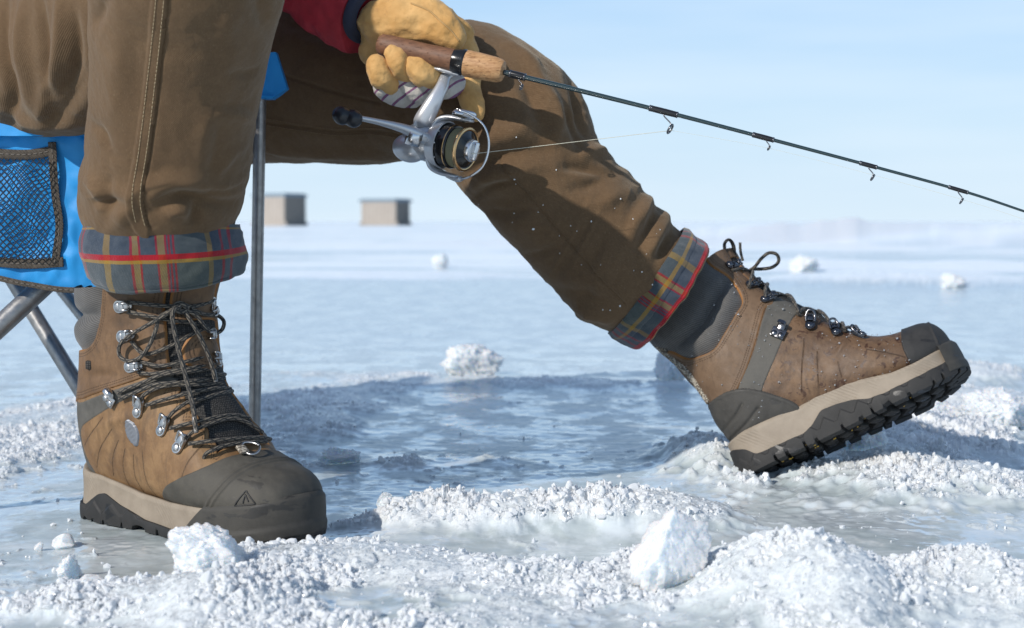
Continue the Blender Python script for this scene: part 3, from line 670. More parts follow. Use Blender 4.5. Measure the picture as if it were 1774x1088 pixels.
CUFF_F, outF = cuff([(1182, 399, 1056, 574, 1.952, .86), (1190, 404, 1066, 580, 1.952, .86), (1198, 410, 1077, 585, 1.953, .85), (1206, 416, 1087, 590, 1.953, .84), (1214, 423, 1098, 594, 1.954, .84)], .005, 9, 'tilted plaid cuff above the raised boot', -.0045)
# --- red jacket: torso, and the left sleeve reaching over the knee
RED = Mat('red_jacket_cloth')
_c = RED.coord('Object')
RED.set('Base Color', RED.mix(RED.rng(RED.noise(_c, 30, 4), .3, .7), (.28, .010, .018), (.42, .018, .028))); RED.set('Roughness', .75); RED.set('Normal', RED.bump(RED.noise(_c, 240, 3), .4, .001))
def free_tube(pts, rad, nu=120, nv=200, flat=1.0, amp=.008, seed=1, f=14):
    c = catmull(pts, nv); r = catmull(np.array(rad)[:, None], nv)[:, 0]
    v, fc, uv = tube_np(c, r, nu, False, flat); p = v.reshape(nv, nu, 3); n = normals(p)
    s = uv.reshape(nv, nu, 2)
    d = amp*fbm(p[..., 0]*f, p[..., 1]*f, p[..., 2]*f*1.4, o=3, seed=seed)
    return p+n*d[..., None], s
def arm(pts, rad, **k):
    p, s = free_tube(pts, rad, **k); nv, nu = p.shape[:2]; w, fl = close_ends(p.reshape(-1, 3), nv, nu, grid_faces(nv, nu))
    return w, fl
SH = np.array([-.76, 2.12, .96]); EL = np.array([-.53, 2.12, .70])
w, fl = arm([SH, (SH+EL)/2+[.02, .0, -.03], EL, P(430, -110, 1.99), P(520, -62, 1.94), P(600, -5, 1.905), P(640, 18, 1.89)], [.085, .078, .068, .064, .06, .055, .050], amp=.010, seed=4, f=22)
mbj = MB(); mbj.add(w, fl)
w, fl = arm([(-.86, 2.05, .42), (-.86, 2.05, .55), (-.82, 2.05, .72), (-.78, 2.05, .86), (-.76, 2.05, .97), (-.75, 2.05, 1.01)], [.17, .18, .18, .185, .14, .07], amp=.012, seed=6, f=9)
mbj.add(w, fl)
RSH = np.array([-.78, 1.93, .93])
w, fl = arm([RSH, (-.84, 1.83, .85), (-.82, 1.70, .79), (-.66, 1.62, .80), (-.45, 1.58, .80)], [.085, .085, .085, .085, .075], amp=.010, seed=5, f=22)  # unseen right sleeve, added above the frame to shade the far thigh
mbj.add(w, fl)
JACKET = pbuild(mbj, 'red_jacket', RED.m)
# ------------------------------------------------------------------ the two winter boots
def rot3(yaw, pitch, roll):
    c, s = math.cos, math.sin
    Rz = np.array([[c(yaw), -s(yaw), 0], [s(yaw), c(yaw), 0], [0, 0, 1]])
    Ry = np.array([[c(pitch), 0, -s(pitch)], [0, 1, 0], [s(pitch), 0, c(pitch)]])
    Rx = np.array([[1, 0, 0], [0, c(roll), -s(roll)], [0, s(roll), c(roll)]])
    return Rz@Ry@Rx
def poly_sd(x, z, poly, arc=False):
    """signed distance to a polygon in the side plane, positive inside"""
    p = np.asarray(poly, float); x = np.asarray(x); z = np.asarray(z); best = np.full(x.shape, 9.); s0 = np.zeros(x.shape); ins = np.zeros(x.shape, bool); acc = 0
    for i in range(len(p)):
        a, b = p[i], p[(i+1) % len(p)]; e = b-a; L2 = e@e+1e-12
        t = np.clip(((x-a[0])*e[0]+(z-a[1])*e[1])/L2, 0, 1); d = np.hypot(x-a[0]-t*e[0], z-a[1]-t*e[1])
        w = d < best; best = np.where(w, d, best); s0 = np.where(w, acc+t*math.sqrt(L2), s0); acc += math.sqrt(L2)
        c = (a[1] > z) != (b[1] > z)
        ins ^= c & (x < (b[0]-a[0])*(z-a[1])/(b[1]-a[1]+1e-15)+a[0])
    sd = np.where(ins, best, -best)
    return (sd, s0) if arc else sd
def spoly(pts, n=90): return catmull(np.array(pts, float), n, closed=True)
def seg_d(x, z, lines):
    best = np.full(np.shape(x), 9.)
    for ln in lines:
        q = catmull(np.array(ln, float), 14)
        for a, b in zip(q[:-1], q[1:]):
            e = b-a; t = np.clip(((x-a[0])*e[0]+(z-a[1])*e[1])/(e@e+1e-12), 0, 1)
            best = np.minimum(best, np.hypot(x-a[0]-t*e[0], z-a[1]-t*e[1]))
    return best
STN = np.array([  # Bx Bz Tx Tz halfwidth k
    (.3080, .034, .3085, .044, .008, .2), (.3050, .030, .3055, .058, .020, .25), (.2980, .028, .2980, .070, .031, .3), (.2850, .027, .2850, .077, .0405, .3), (.2650, .026, .2650, .081, .0475, .32), (.2400, .025, .2400, .0865, .0515, .32), (.2150, .025, .2150, .096, .0515, .30), (.1850, .026, .1920, .112, .049, .25),
    (.1450, .028, .1740, .132, .0465, .15), (.1000, .030, .1610, .150, .045, .05), (.0550, .032, .1520, .166, .045, -.05), (.0180, .040, .1450, .181, .0455, -.1), (.0030, .075, .1400, .196, .0460, -.06), (.0030, .110, .1370, .212, .0470, 0), (.0020, .150, .1360, .229, .0490, 0), (-.0010, .190, .1380, .245, .0510, 0), (-.0040, .232, .1410, .262, .0525, 0)])
class Boot:
    def __init__(b, pos, yaw, pitch, roll, flexa, scale, side, name, label, instep=0.0, xs=1.0, drop=0.0):
        b.Rm = rot3(yaw, pitch, roll)@np.diag([xs, 1, 1])*scale; b.pos = np.array(pos); b.fa = flexa; b.sc = scale; b.side = side
        ns, nt = 380, 300
        q = catmull(STN, 900); bell = (1-ss(.198, .236, q[:, 2]))*(1-ss(.205, .250, q[:, 3])); q[:, 2] += instep*bell; q[:, 3] += instep*.75*bell; q[:, 4] += instep*.45*bell; q[:, 3] -= drop*ss(.215, .300, q[:, 2]); s = np.concatenate([[0], np.cumsum(np.hypot(np.diff((q[:, 0]+q[:, 2])/2), np.diff((q[:, 1]+q[:, 3])/2))+.25*np.hypot(np.diff(q[:, 2]), np.diff(q[:, 3])))])
        t = np.linspace(0, s[-1], ns); q = np.stack([np.interp(t, s, q[:, k]) for k in range(6)], -1)
        th = np.linspace(0, 2*np.pi, nt, endpoint=False); tt = (1-np.cos(th))/2
        f = (1-np.abs(2*tt-1)**2.5)**(1/2.5)
        w = q[:, 4:5]*f[None]*(1+q[:, 5:6]*(.5-tt[None])); sgn = -np.sign(np.sin(th)); sgn[np.abs(np.sin(th)) < 1e-9] = 0
        x = q[:, 0:1]*(1-tt)+q[:, 2:3]*tt; z = q[:, 1:2]*(1-tt)+q[:, 3:4]*tt; y = w*sgn[None]
        y = y+(-side)*0+.004*side*-1*ss(.16, .30, x)*0
        b.X, b.Y, b.Z = x, y, z; b.ns, b.nt, b.tt, b.q = ns, nt, tt, q
        p = b.deform(np.stack([x, y, z], -1)); b.p = p
        du = np.roll(p, -1, 1)-np.roll(p, 1, 1); dv = np.gradient(p, axis=0); n = np.cross(dv, du); n /= np.linalg.norm(n, axis=2)[..., None]+1e-12
        c = p.mean(1, keepdims=True)
        if ((p-c)*n).sum() < 0: n = -n
        # smooth the normals where the rings pinch
        for _ in range(6):
            n = (n*2+np.roll(n, 1, 1)+np.roll(n, -1, 1)+np.concatenate([n[:1], n[:-1]])+np.concatenate([n[1:], n[-1:]]))/6
        b.n = n/(np.linalg.norm(n, axis=2)[..., None]+1e-12)
        b.faces = grid_faces(ns, nt)
        b.root = None; b.name = name; b.label = label
        b.dl = np.zeros((ns, nt))
    def deform(b, p):
        p = np.array(p, float); x, z = p[..., 0], p[..., 2]
        p[..., 2] = z+.010*np.clip((x-.235)/.08, 0, 2)**2*.9+.003*np.clip((.02-x)/.02, 0, 1)**2
        z = p[..., 2]
        w = np.clip((z-.085-.25*np.maximum(x-.07, 0))/.085, 0, 1); w = w*w*(3-2*w); an = b.fa*w; dx, dz = x-.07, z-.10
        p[..., 0], p[..., 2] = .07+dx*np.cos(an)-dz*np.sin(an), .10+dx*np.sin(an)+dz*np.cos(an)
        return p
    def world(b, p): return np.asarray(p)@b.Rm.T+b.pos-PM
    def add(b, name, v, f, mat, parent='root', **k):
        return mesh(name, b.world(v), f, mat, b.root if parent == 'root' else parent, **k)
    def build(b, mb, name, mat, **k):
        mb.v = [b.world(v) for v in mb.v]; return mb.build(name, mat, b.root, **k)
    def overlay(b, name, sd, h, mat, extra=0, arc=None, edge=.0009, attr=None, base=None, low=-.0012, parent='root'):
        base = b.dl if base is None else base
        d = base+low+(h-low)*ss(-edge, edge, sd)+extra*ss(0, .003, sd)
        P_ = b.p+b.n*d[..., None]; f = b.faces; m = (sd.ravel()[f] > -edge*2.2).any(1); f = f[m]
        idx = np.unique(f); mp = np.full(b.ns*b.nt, -1); mp[idx] = np.arange(len(idx))
        uv = {'UVMap': np.stack([b.X, b.Z], -1).reshape(-1, 2)[idx]}
        a = {'sd': sd.ravel()[idx], 'arc': (arc if arc is not None else b.X*0).ravel()[idx], 'yy': b.Y.ravel()[idx]}
        for k, v in (attr or {}).items(): a[k] = v.ravel()[idx]
        v = P_.reshape(-1, 3)[idx]
        o = mesh(name, b.world(v), mp[f], mat, (b.root if parent == 'root' else parent), uv=uv, attr=a)
        return o, d
    def sp(b, i, y, off=0.0):
        """surface point on ring i at lateral position y (upper half), lifted by off; local coordinates; returns (p, n)"""
        h = np.where(b.tt > .5)[0]; j = h[np.argmin(np.abs(b.Y[i, h]-y))]
        return b.p[i, j]+b.n[i, j]*off, b.n[i, j]
    def ring_at(b, tx=None, tz=None):
        return int(np.argmin(np.abs(b.q[:, 2]-tx))) if tx is not None else int(np.argmin(np.abs(b.q[:, 3]-tz)+(b.q[:, 2] > .165)*9))
# --- boot materials
def leather(name, light, dark, stain, wet=0):
    m = Mat(name); co = m.coord('Object'); uv = m.uv('UVMap')
    n1 = m.noise(co, 26, 6, .62); n2 = m.noise(co, 75, 5, .65, .6); n3 = m.noise(co, 420, 3, .6)
    c = m.mix(m.rng(n1, .34, .66), dark, light)
    c = m.mix(m.rng(m.noise(m.map(co, (1, 1, .45), rot=(0, .6, 0)), 38, 4, .6, 1.2), .56, .72, 0, .55), c, stain)
    c = m.mix(m.rng(m.noise(m.map(co, (1, 1, .35), rot=(.3, .4, .2)), 150, 5, .72, .8), .50, .72, 0, .5), c, tuple(q*.55 for q in dark))
    c = m.mix(m.rng(n2, .56, .78, 0, .38), c, tuple(min(1, q*1.45) for q in light))
    sd = m.attr('sd'); gd = m.attr('gd')
    edge = m.rng(sd, .0002, .0016, 1, 0); c = m.mix(m.math('MULTIPLY', edge, .75), c, (.36, .155, .040))
    st_ = m.math('MULTIPLY', m.rng(m.math('ABSOLUTE', m.math('SUBTRACT', sd, .0042)), .0003, .0007, 1, 0), m.math('GREATER_THAN', m.math('FRACT', m.math('MULTIPLY', m.attr('arc'), 330)), .34))
    st2 = m.math('MULTIPLY', m.rng(m.math('ABSOLUTE', m.math('SUBTRACT', sd, .0068)), .0003, .0007, 1, 0), m.math('GREATER_THAN', m.math('FRACT', m.math('MULTIPLY', m.attr('arc'), 330)), .34))
    stc = m.math('MAXIMUM', st_, st2); c = m.mix(m.math('MULTIPLY', stc, .8), c, (.055, .030, .014))
    gr = m.rng(gd, .0002, .0010, 1, 0); c = m.mix(m.math('MULTIPLY', gr, .85), c, (.035, .020, .010))
    c = m.mix(m.rng(gd, .001, .0075, .22, 0), c, tuple(q*.5 for q in dark))
    rough = m.rng(n2, .3, .7, .50, .68)
    if wet:
        c = m.mix(m.rng(m.noise(m.map(co, (1, 1, .6), rot=(.2, .5, 0)), 48, 5, .7, .9), .50, .66, 0, .6), c, (.050, .029, .017))
        wn = m.math('MULTIPLY', m.rng(m.noise(m.map(co, (1.0, 1, 1), rot=(0, .7, 0)), 85, 4, .62, .8), .565, .60), m.rng(m.sep(uv)[0], .085, .12))
        wn = m.math('MULTIPLY', wn, m.rng(m.sep(uv)[1], .15, .125))
        c = m.mix(m.math('MULTIPLY', wn, .85), c, (.040, .016, .008)); rough = m.mix(wn, rough, (.48, .48, .48))
    m.set('Base Color', c); m.set('Roughness', rough); m.set('Specular IOR Level', .35)
    hh = m.mix(.35, n3, n2)
    b1 = m.bump(hh, .45, .0009)
    b2 = m.bump(m.math('SUBTRACT', 1, m.math('MAXIMUM', gr, m.math('MULTIPLY', stc, .6))), .7, .0008, b1)
    m.set('Normal', b2); return m
LEA_N = leather('tan_leather', (.265, .160, .076), (.155, .086, .040), (.065, .045, .031))
LEA_NS = leather('tan_shaft_leather', (.180, .104, .052), (.100, .057, .029), (.050, .034, .022))
LEA_F = leather('dark_brown_leather', (.160, .094, .050), (.082, .047, .027), (.040, .027, .019), wet=1)
LEA_FS = leather('brown_shaft_leather', (.165, .104, .062), (.108, .066, .038), (.062, .041, .026))
def rubber(name, col, wetamt=.2):
    m = Mat(name); co = m.coord('Object'); n = m.noise(co, 60, 5, .65); n2 = m.noise(co, 600, 2, .5)
    c = m.mix(m.rng(n, .3, .7), tuple(q*.72 for q in col), tuple(q*1.2 for q in col))
    c = m.mix(m.rng(m.noise(m.map(co, (1, 1, 2.5)), 130, 4, .7), .62, .8, 0, .35), c, tuple(q*1.9 for q in col))
    w = m.rng(m.noise(m.map(co, (.8, .8, 1.8)), 36, 4, .55, 1.0), .615, .635, 0, wetamt)
    c = m.mix(w, c, (.008, .008, .009)); m.set('Base Color', c); m.set('Roughness', m.mix(w, m.rng(n, .3, .7, .62, .80), (.30, .30, .30)))
    m.set('Specular IOR Level', .4); m.set('Normal', m.bump(n2, .35, .0004, m.bump(n, .2, .001))); return m
RUB_CAP = rubber('grey_toe_rubber', (.066, .060, .049), .45)
RUB_SOLE = rubber('black_sole_rubber', (.024, .0235, .023), .7)
RUB_HEEL = rubber('grey_heel_rubber', (.050, .047, .042), .4)
TANSOLE = Mat('tan_midsole_foam')
def _tan(m):
    co = m.coord('Object'); n = m.noise(co, 40, 5, .6); uv = m.sep(m.uv('UVMap'))
    c = m.mix(m.rng(n, .3, .7), (.215, .176, .134), (.285, .238, .184)); c = m.mix(m.rng(m.noise(co, 120, 4, .7), .6, .8, 0, .5), c, (.20, .145, .09))
    m.set('Base Color', c); m.set('Roughness', .6); m.set('Specular IOR Level', .3)
    # moulded fine ribs
    rib = m.n('TexWave', 'Fac', props={'wave_type': 'BANDS', 'bands_direction': 'DIAGONAL'}, Vector=m.uv('UVMap'), Scale=120, Distortion=.6)
    m.set('Normal', m.bump(m.math('MULTIPLY', rib, m.rng(m.noise(m.uv('UVMap'), 18, 2), .48, .56)), .5, .0006, m.bump(m.noise(co, 500, 2), .25, .0004)))
_tan(TANSOLE)
TEXT = Mat('black_mesh_textile')
def _text(m, scale=1.0):
    co = m.coord('Object'); uv = m.uv('UVMap')
    v = m.n('TexVoronoi', 'Distance', props={'feature': 'F1'}, Vector=co, Scale=520, Randomness=.35)
    c = m.mix(m.rng(v, .15, .55), (.085, .078, .070), (.014, .014, .014)); c = m.mix(m.rng(m.noise(co, 50, 3), .3, .8, 0, .35), c, (.035, .033, .03))
    m.set('Base Color', c); m.set('Roughness', .8); m.set('Specular IOR Level', .3); m.set('Normal', m.bump(m.math('SUBTRACT', 1, v), .8, .0010))
_text(TEXT)
RIP = Mat('charcoal_ripstop')
def _rip(m):
    uv = m.uv('UVMap'); co = m.coord('Object')
    a = m.n('TexWave', 'Fac', props={'wave_type': 'BANDS', 'bands_direction': 'Y'}, Vector=m.map(uv, rot=(0, 0, .25)), Scale=150, Distortion=.3)
    n = m.noise(co, 900, 2, .5)
    c = m.mix(m.rng(a, .55, .9), (.060, .057, .054), (.118, .113, .107)); c = m.mix(m.rng(m.noise(co, 90, 4), .4, .75, 0, .3), c, (.14, .134, .126))
    m.set('Base Color', c); m.set('Roughness', .72); m.set('Specular IOR Level', .35); m.set('Sheen Weight', .15)
    m.set('Normal', m.bump(n, .4, .0005, m.bump(a, .5, .0007)))
_rip(RIP)
BAND = rubber('grey_strap_rubber', (.085, .080, .070), .12)
STEEL = simple('worn_steel', (.46, .45, .44), .30, 1.0); STEEL.set('Normal', STEEL.bump(STEEL.noise(STEEL.coord('Object'), 160, 4), .3, .0006)); STEEL.set('Roughness', STEEL.rng(STEEL.noise(STEEL.coord('Object'), 90, 3), .3, .7, .22, .45))
GUN = simple('gunmetal', (.16, .16, .17), .25, 1.0)
LACE = Mat('flecked_black_lace')
def _lace(m):
    uv = m.sep(m.uv('UVMap'))
    a = m.math('FRACT', m.math('ADD', m.math('MULTIPLY', uv[0], 5), m.math('MULTIPLY', uv[1], 60))); b_ = m.math('FRACT', m.math('SUBTRACT', m.math('MULTIPLY', uv[1], 95), m.math('MULTIPLY', uv[0], 2)))
    k = m.math('MULTIPLY', m.math('LESS_THAN', a, .48), m.math('LESS_THAN', b_, .72))
    c = m.mix(k, (.014, .013, .012), (.155, .130, .098)); m.set('Base Color', c); m.set('Roughness', .7); m.set('Sheen Weight', .1)
    tw = m.n('TexWave', 'Fac', props={'wave_type': 'BANDS', 'bands_direction': 'DIAGONAL'}, Vector=m.map(m.uv('UVMap'), (.02, 1, 1)), Scale=260)
    m.set('Normal', m.bump(tw, .6, .0006))
_lace(LACE)
WEB = Mat('speckled_webbing'); _q = WEB.voro(WEB.coord('Object'), 700, out='Color'); WEB.set('Base Color', WEB.ramp(WEB.sep(_q)[0], [(0, (.04, .036, .03)), (.45, (.16, .13, .10)), (.8, (.42, .38, .31))])); WEB.set('Roughness', .85)
def smooth_line(p):
    q = p.copy(); q[1:-1] = (p[:-2]+2*p[1:-1]+p[2:])/4; return q
def make_boot(b, spec):
    X, Y, Z = b.X, b.Y, b.Z; sd_near = lambda poly, n=120: poly_sd(X, Z, spoly(poly, n), True)
    b.gap = spec['gap']; i_end = b.ns-1
    ridx = np.arange(b.ns)[:, None]+0*X
    # --- base: tongue, gusset and lining
    iT = b.ring_at(tx=spec['throat_x'])
    y0 = spec['gap'][0]+(spec['gap'][1]-spec['gap'][0])*np.clip((ridx-iT)/(b.ns-iT), 0, 1)
    scal = spec['tab']*np.abs(np.sin((ridx-iT)*spec['scal']))*(ridx < b.ring_at(tx=.158))
    top = (b.tt[None] > .5)
    throat = np.where(top, np.minimum(y0-scal-np.abs(Y), (ridx-iT)*.0011), -.02)
    ton = .0075*np.clip(1-(np.abs(Y)/y0)**2, 0, 1)*ss(iT+2, iT+40, ridx)*top
    ton = ton+.0008*fbm(X*40, Y*40, Z*40, o=2, seed=3)*top
    # the boot's own mesh: the leather upper (everything but the throat and the padded collar)
    pad, pad_a = sd_near(spec['pad'])
    strap, strap_a = sd_near(spec['strap'])
    cap, cap_a = sd_near(spec['cap']); hc, hc_a = sd_near(spec['heel'])
    gd = seg_d(X, Z, spec['grooves'])
    wr = .0007*fbm(X*60, Y*60, Z*60, o=3, seed=spec['seed'])+.0016*fbm(X*18, Y*18, Z*18, o=2, seed=spec['seed']+2)
    for cx, cz, ww, hh, a in spec['wrinkles']:
        r_ = ((X-cx)*math.cos(a)+(Z-cz)*math.sin(a)); s_ = (-(X-cx)*math.sin(a)+(Z-cz)*math.cos(a)); wr = wr+hh*np.exp(-(r_/ww)**2-(s_/(ww*.28))**2)
    b.dl = b.dl+wr
    lz = Z if b.fa > .1 else Z
    shaft_sd, shaft_a = sd_near(spec['shaft']); 
    low = np.minimum(-throat, -pad-.0004); low_arc = np.where(-throat < -pad, ridx*.0011, pad_a)
    vamp = np.minimum(low, -shaft_sd); toe_strip = X > 9
    o, _ = b.overlay(b.name, low, .0026, spec['lea'].m, arc=low_arc, attr={'gd': gd}, parent=PERSON)
    b.root = o
    if b.label: o['label'] = b.label
    fb = b.faces; tb = b.p+b.n*(b.dl*0-.0006+ton)[..., None]
    m = ((throat.ravel()[fb] > -.006) | (ridx.ravel()[fb] > b.ns-16)).any(1); ids = np.unique(fb[m]); mp = np.full(b.ns*b.nt, -1); mp[ids] = np.arange(len(ids))
    b.add('tongue', tb.reshape(-1, 3)[ids], mp[fb[m]], TEXT.m)
    # shaft leather lies over the lower leather
    b.overlay('shaft_panel', np.minimum(np.minimum(shaft_sd, -pad-.0004), -throat), .0042, spec['lea_s'].m, arc=np.where(shaft_sd < -pad, shaft_a, pad_a), attr={'gd': 0*X+1})
    # tongue leather patches
    it0, it1, it2 = b.ring_at(tz=spec['tong'][0]), b.ring_at(tz=spec['tong'][1]), b.ring_at(tz=spec['tong'][2])
    ell = 1-np.sqrt((Y/.0215)**2+((ridx-(it0+it1)/2)/((it1-it0)/2+1e-6))**2); ell = np.where(top, ell*.016, -.02)
    b.overlay('tongue_patch', ell, .0018, spec['lea_s'].m, arc=Y, attr={'gd': 0*X+1}, base=ton)
    tt_ = np.where(top, np.minimum(.026-np.abs(Y), (ridx-it2)*.0011), -.02)
    b.overlay('tongue_tab', tt_, .0022, spec['lea_s'].m, arc=Y, attr={'gd': 0*X+1}, base=ton)
    # padded collar, quilted
    qd = seg_d(X, Z, spec['quilt']); puff = .0100*(1-np.exp(-(np.clip(pad, 0, 1)/.009)**1.3))*(1-1.0*np.exp(-(qd/.0075)**1.6))
    b.overlay('collar_padding', np.where(throat > -.001, -.02, pad+.0012), .0008, RIP.m, extra=puff, edge=.0013)
    _, dstr = b.overlay('ankle_strap', np.minimum(strap, -throat), .0036 if b.fa > .1 else .0030, BAND.m)
    lines = seg_d(X, Z, spec['heel_lines'])
    b.overlay('heel_counter', hc, .0052, RUB_HEEL.m, extra=-.0022*np.exp(-(lines/.0016)**2)+.0006*np.exp(-((hc-.0035)/.0012)**2))
    capn = seg_d(X, Z, spec['cap_lines']); capx = .0014*np.exp(-(capn/.0013)**2)
    if spec.get('emblem'):
        ex, ez, es = spec['emblem']; tri = [(ex-es*1.5, ez-es*.8), (ex+es*1.5, ez-es*.8), (ex-es*.15, ez+es)]
        vis = Y < 0
        e1 = seg_d(X, Z, [[tri[0], tri[1]], [tri[1], tri[2]], [tri[2], tri[0]], [(ex-es*.1, ez-es*.6), (ex, ez+es*.5)], [(ex, ez+es*.5), (ex+es*.35, ez-es*.45)]])
        lines_ = [[tri[0], tri[1], tri[2], tri[0]], [(ex-es*.2, ez-es*.6), (ex-es*.1, ez+es*.5), (ex+es*.55, ez-es*.45)]]; b.emb = lines_
    b.overlay('toe_cap', cap, .0048, spec.get('capmat', RUB_CAP).m, extra=capx, edge=.0013)
    if spec.get('emblem'):
        mb = MB(); m_ = np.where(Y.ravel() < -.01)[0]; XZ = np.stack([X.ravel()[m_], Z.ravel()[m_]], -1); PP = (b.p+b.n*(b.dl+.0050)[..., None]).reshape(-1, 3)[m_]
        for ln in b.emb:
            q = resample(ln, 60); pts = []
            for a in q:
                d2 = ((XZ-a)**2).sum(1); ii = np.argpartition(d2, 6)[:6]; w_ = 1/(d2[ii]+1e-8); pts.append((PP[ii]*w_[:, None]).sum(0)/w_.sum())
            mb.tube(smooth_line(np.array(pts)), .00075, 8)
        b.build(mb, 'toe_emblem', simple('black_print', (.006, .006, .006), .5).m)
    if spec.get('badge'):
        bx, bz, br, ba = spec['badge']
        r_ = (X-bx)*math.cos(ba)+(Z-bz)*math.sin(ba); s_ = -(X-bx)*math.sin(ba)+(Z-bz)*math.cos(ba)
        half = np.sqrt(np.clip(br*br*1.25-(s_)**2, 0, 1))-br*.5; bd = np.where(Y < 0, np.minimum(half*.9-np.abs(r_), br-np.abs(s_)), -.02)
        relief = .0006*np.sin(s_*1500)*np.exp(-((np.abs(r_))/.0022)**2)+.0008*np.exp(-((bd-.0012)/.0005)**2)
        b.overlay('side_badge', bd, .0046, BADGE.m, extra=relief, edge=.0006)
    # --- sole
    oc = catmull(np.array(OUT)*[1, -b.side], 1200, True); oc = resample(oc, 1200, True)
    tg = np.roll(oc, -1, 0)-np.roll(oc, 1, 0); tg /= np.linalg.norm(tg, axis=1)[:, None]; nn = np.stack([tg[:, 1], -tg[:, 0]], -1)
    if ((oc-oc.mean(0))*nn).sum() < 0: nn = -nn
    s = np.concatenate([[0], np.cumsum(np.linalg.norm(np.diff(oc, axis=0), axis=1))])
    ztop = np.interp(oc[:, 0], *zip(*spec['ztop'])); zmid = np.interp(oc[:, 0], *zip(*spec['zmid']))
    ker = np.ones(13)/13; sm = lambda a: np.convolve(np.concatenate([a[-6:], a, a[:6]]), ker, 'valid')
    ztop, zmid = sm(ztop), sm(zmid)
    def wall(z0, z1, prof, nz):
        t = np.linspace(0, 1, nz); z = z0[None]*(1-t[:, None])+z1[None]*t[:, None]; of = prof(t[:, None], s[None], z)
        return np.stack([oc[None, :, 0]+nn[None, :, 0]*of, oc[None, :, 1]+nn[None, :, 1]*of, z], -1)
    tanp = wall(zmid-.003, ztop, lambda t, s_, z: .0008-.0010*np.sin(np.pi*t)+.0010*ss(.45, .6, t)*0-.0016*ss(.86, 1.0, t), 22)
    lip = [tanp[-1]-np.concatenate([nn*k, np.full((len(nn), 1), k2)], 1) for k, k2 in ((.0016, -.0004), (.004, .0002), (.009, .002))]
    tg_ = np.concatenate([tanp, np.array(lip)]); nz = len(tg_)
    b.add('midsole', b.deform(tg_).reshape(-1, 3), grid_faces(nz, len(oc)), TANSOLE.m, uv={'UVMap': np.stack([np.broadcast_to(s, (nz, len(s))), tg_[..., 2]], -1).reshape(-1, 2)})
    # outsole wall with moulded lugs
    ph = (s/spec['pitch']+.22*np.sin(s*61)+.18*np.sin(s*143+1)) % 1.0; slot = ss(.0, .05, ph)*(1-ss(spec['lug'], spec['lug']+.06, ph)); zb = spec['slot']*(1-slot)*(.55+.45*np.sin(s*97)**2)
    zb = zb+.0*s
    def oprof(t, s_, z):
        tri = np.abs(((s_/spec['pitch']) % 1)-.38)
        chev = ss(.002, 0, np.abs(z-(.006+.016*np.clip(1-tri*2.6, 0, 1))))*.0
        step = .0016*ss(.012+.010*np.clip(1-tri*2.4, 0, 1)+.0010, .012+.010*np.clip(1-tri*2.4, 0, 1)-.0010, z)
        return .0018+step+.0008*np.sin(np.pi*t)
    ow = wall(zb, zmid, oprof, 30)
    tops = [ow[-1]-np.concatenate([nn*k, np.full((len(nn), 1), .0)], 1) for k in (.0012, .006)]
    ins_ = []
    for k in (.0006, .003, .008, .014, .0185, .0190, .021):
        q = ow[0].copy(); q[:, :2] = oc+nn*(.0022-k); zz = zb if k < .0188 else np.full(len(s), .0075); q[:, 2] = zz-(.0006 if k == .0006 else .0); 
        if k == .0006: q[:, 2] = zb
        ins_.append(q)
    allr = np.concatenate([np.array(ins_[::-1]), ow, np.array(tops)])
    v = b.deform(allr).reshape(-1, 3); f = [grid_faces(len(allr), len(oc))]
    c = len(v); v = np.concatenate([v, b.deform(np.array([[.15, 0, .0075]]))]); j = np.arange(len(oc)); f.append(np.stack([j, (j+1) % len(oc), 0*j+c], -1))
    mb = MB(); mb.add(v, f)
    for i, cx in enumerate(np.arange(.035, .29, .021)):
        hw = np.interp(cx, [.03, .12, .22, .29], [.014, .016, .030, .016])
        for sy in (-1, 1):
            vv, ff = box_np(.014, hw*.86, .010, .0015); a = .45*sy
            Rz = np.array([[math.cos(a), -math.sin(a), 0], [math.sin(a), math.cos(a), 0], [0, 0, 1]])
            mb.add(b.deform(vv@Rz.T+[cx+.004, sy*hw*.5, .0045]), ff)
    b.build(mb, 'outsole', RUB_SOLE.m, auto=40)
    if spec.get('flecks'):
        mb = MB(); rng = np.random.default_rng(4)
        mb.add(b.deform(box_np(.016, .0035, .0016, .0004)[0]+[.155, -.0262, .0066]), box_np(.016, .0035, .0016, .0004)[1])
        for k in range(26):
            x = rng.uniform(.02, .24); vv, ff = box_np(rng.uniform(.0012, .003), .0014, .0012, .0003); mb.add(b.deform(vv+[x, rng.uniform(-.034, -.020), rng.choice([-.0003, .0063])]), ff)
        b.build(mb, 'outsole_fleck', YEL.m)['kind'] = 'stuff'
    # black toe bumper that closes the sole at the front
    if spec['bumper']:
        x0, zb1 = spec['bumper']
        bz = wall(np.full(len(s), .004), ztop+spec['bump_up'], lambda t, s_, z: .0028+.0012*np.sin(np.pi*t)+.0016*ss(.35, .2, t)-.0024*ss(.88, 1, t), 26)
        lp = [bz[-1]-np.concatenate([nn*k, np.full((len(nn), 1), -k2)], 1) for k, k2 in ((.002, .0), (.007, -.0015))]
        bz = np.concatenate([bz[0:1]-np.concatenate([nn*.012, np.zeros((len(nn), 1))], 1)[None], bz, np.array(lp)]); sel = (oc[:, 0] > x0)
        ii = np.where(sel)[0]; 
        cut = np.where((np.diff(ii) > 1))[0]; ii = np.concatenate([ii[cut[0]+1:], ii[:cut[0]+1]]) if len(cut) else ii
        g = bz[:, ii]; sh = np.clip((zb1-g[..., 2]), -.05, .05)*1.1
        edge = np.minimum(np.arange(len(ii)), np.arange(len(ii))[::-1]); fall = np.exp(-edge/10.)
        # diagonal ends: shift the end columns along the outline with height
        arcs = s[ii[0]] if False else None
        out = np.empty_like(g); base_t = np.arange(len(ii), dtype=float); nI = len(ii)
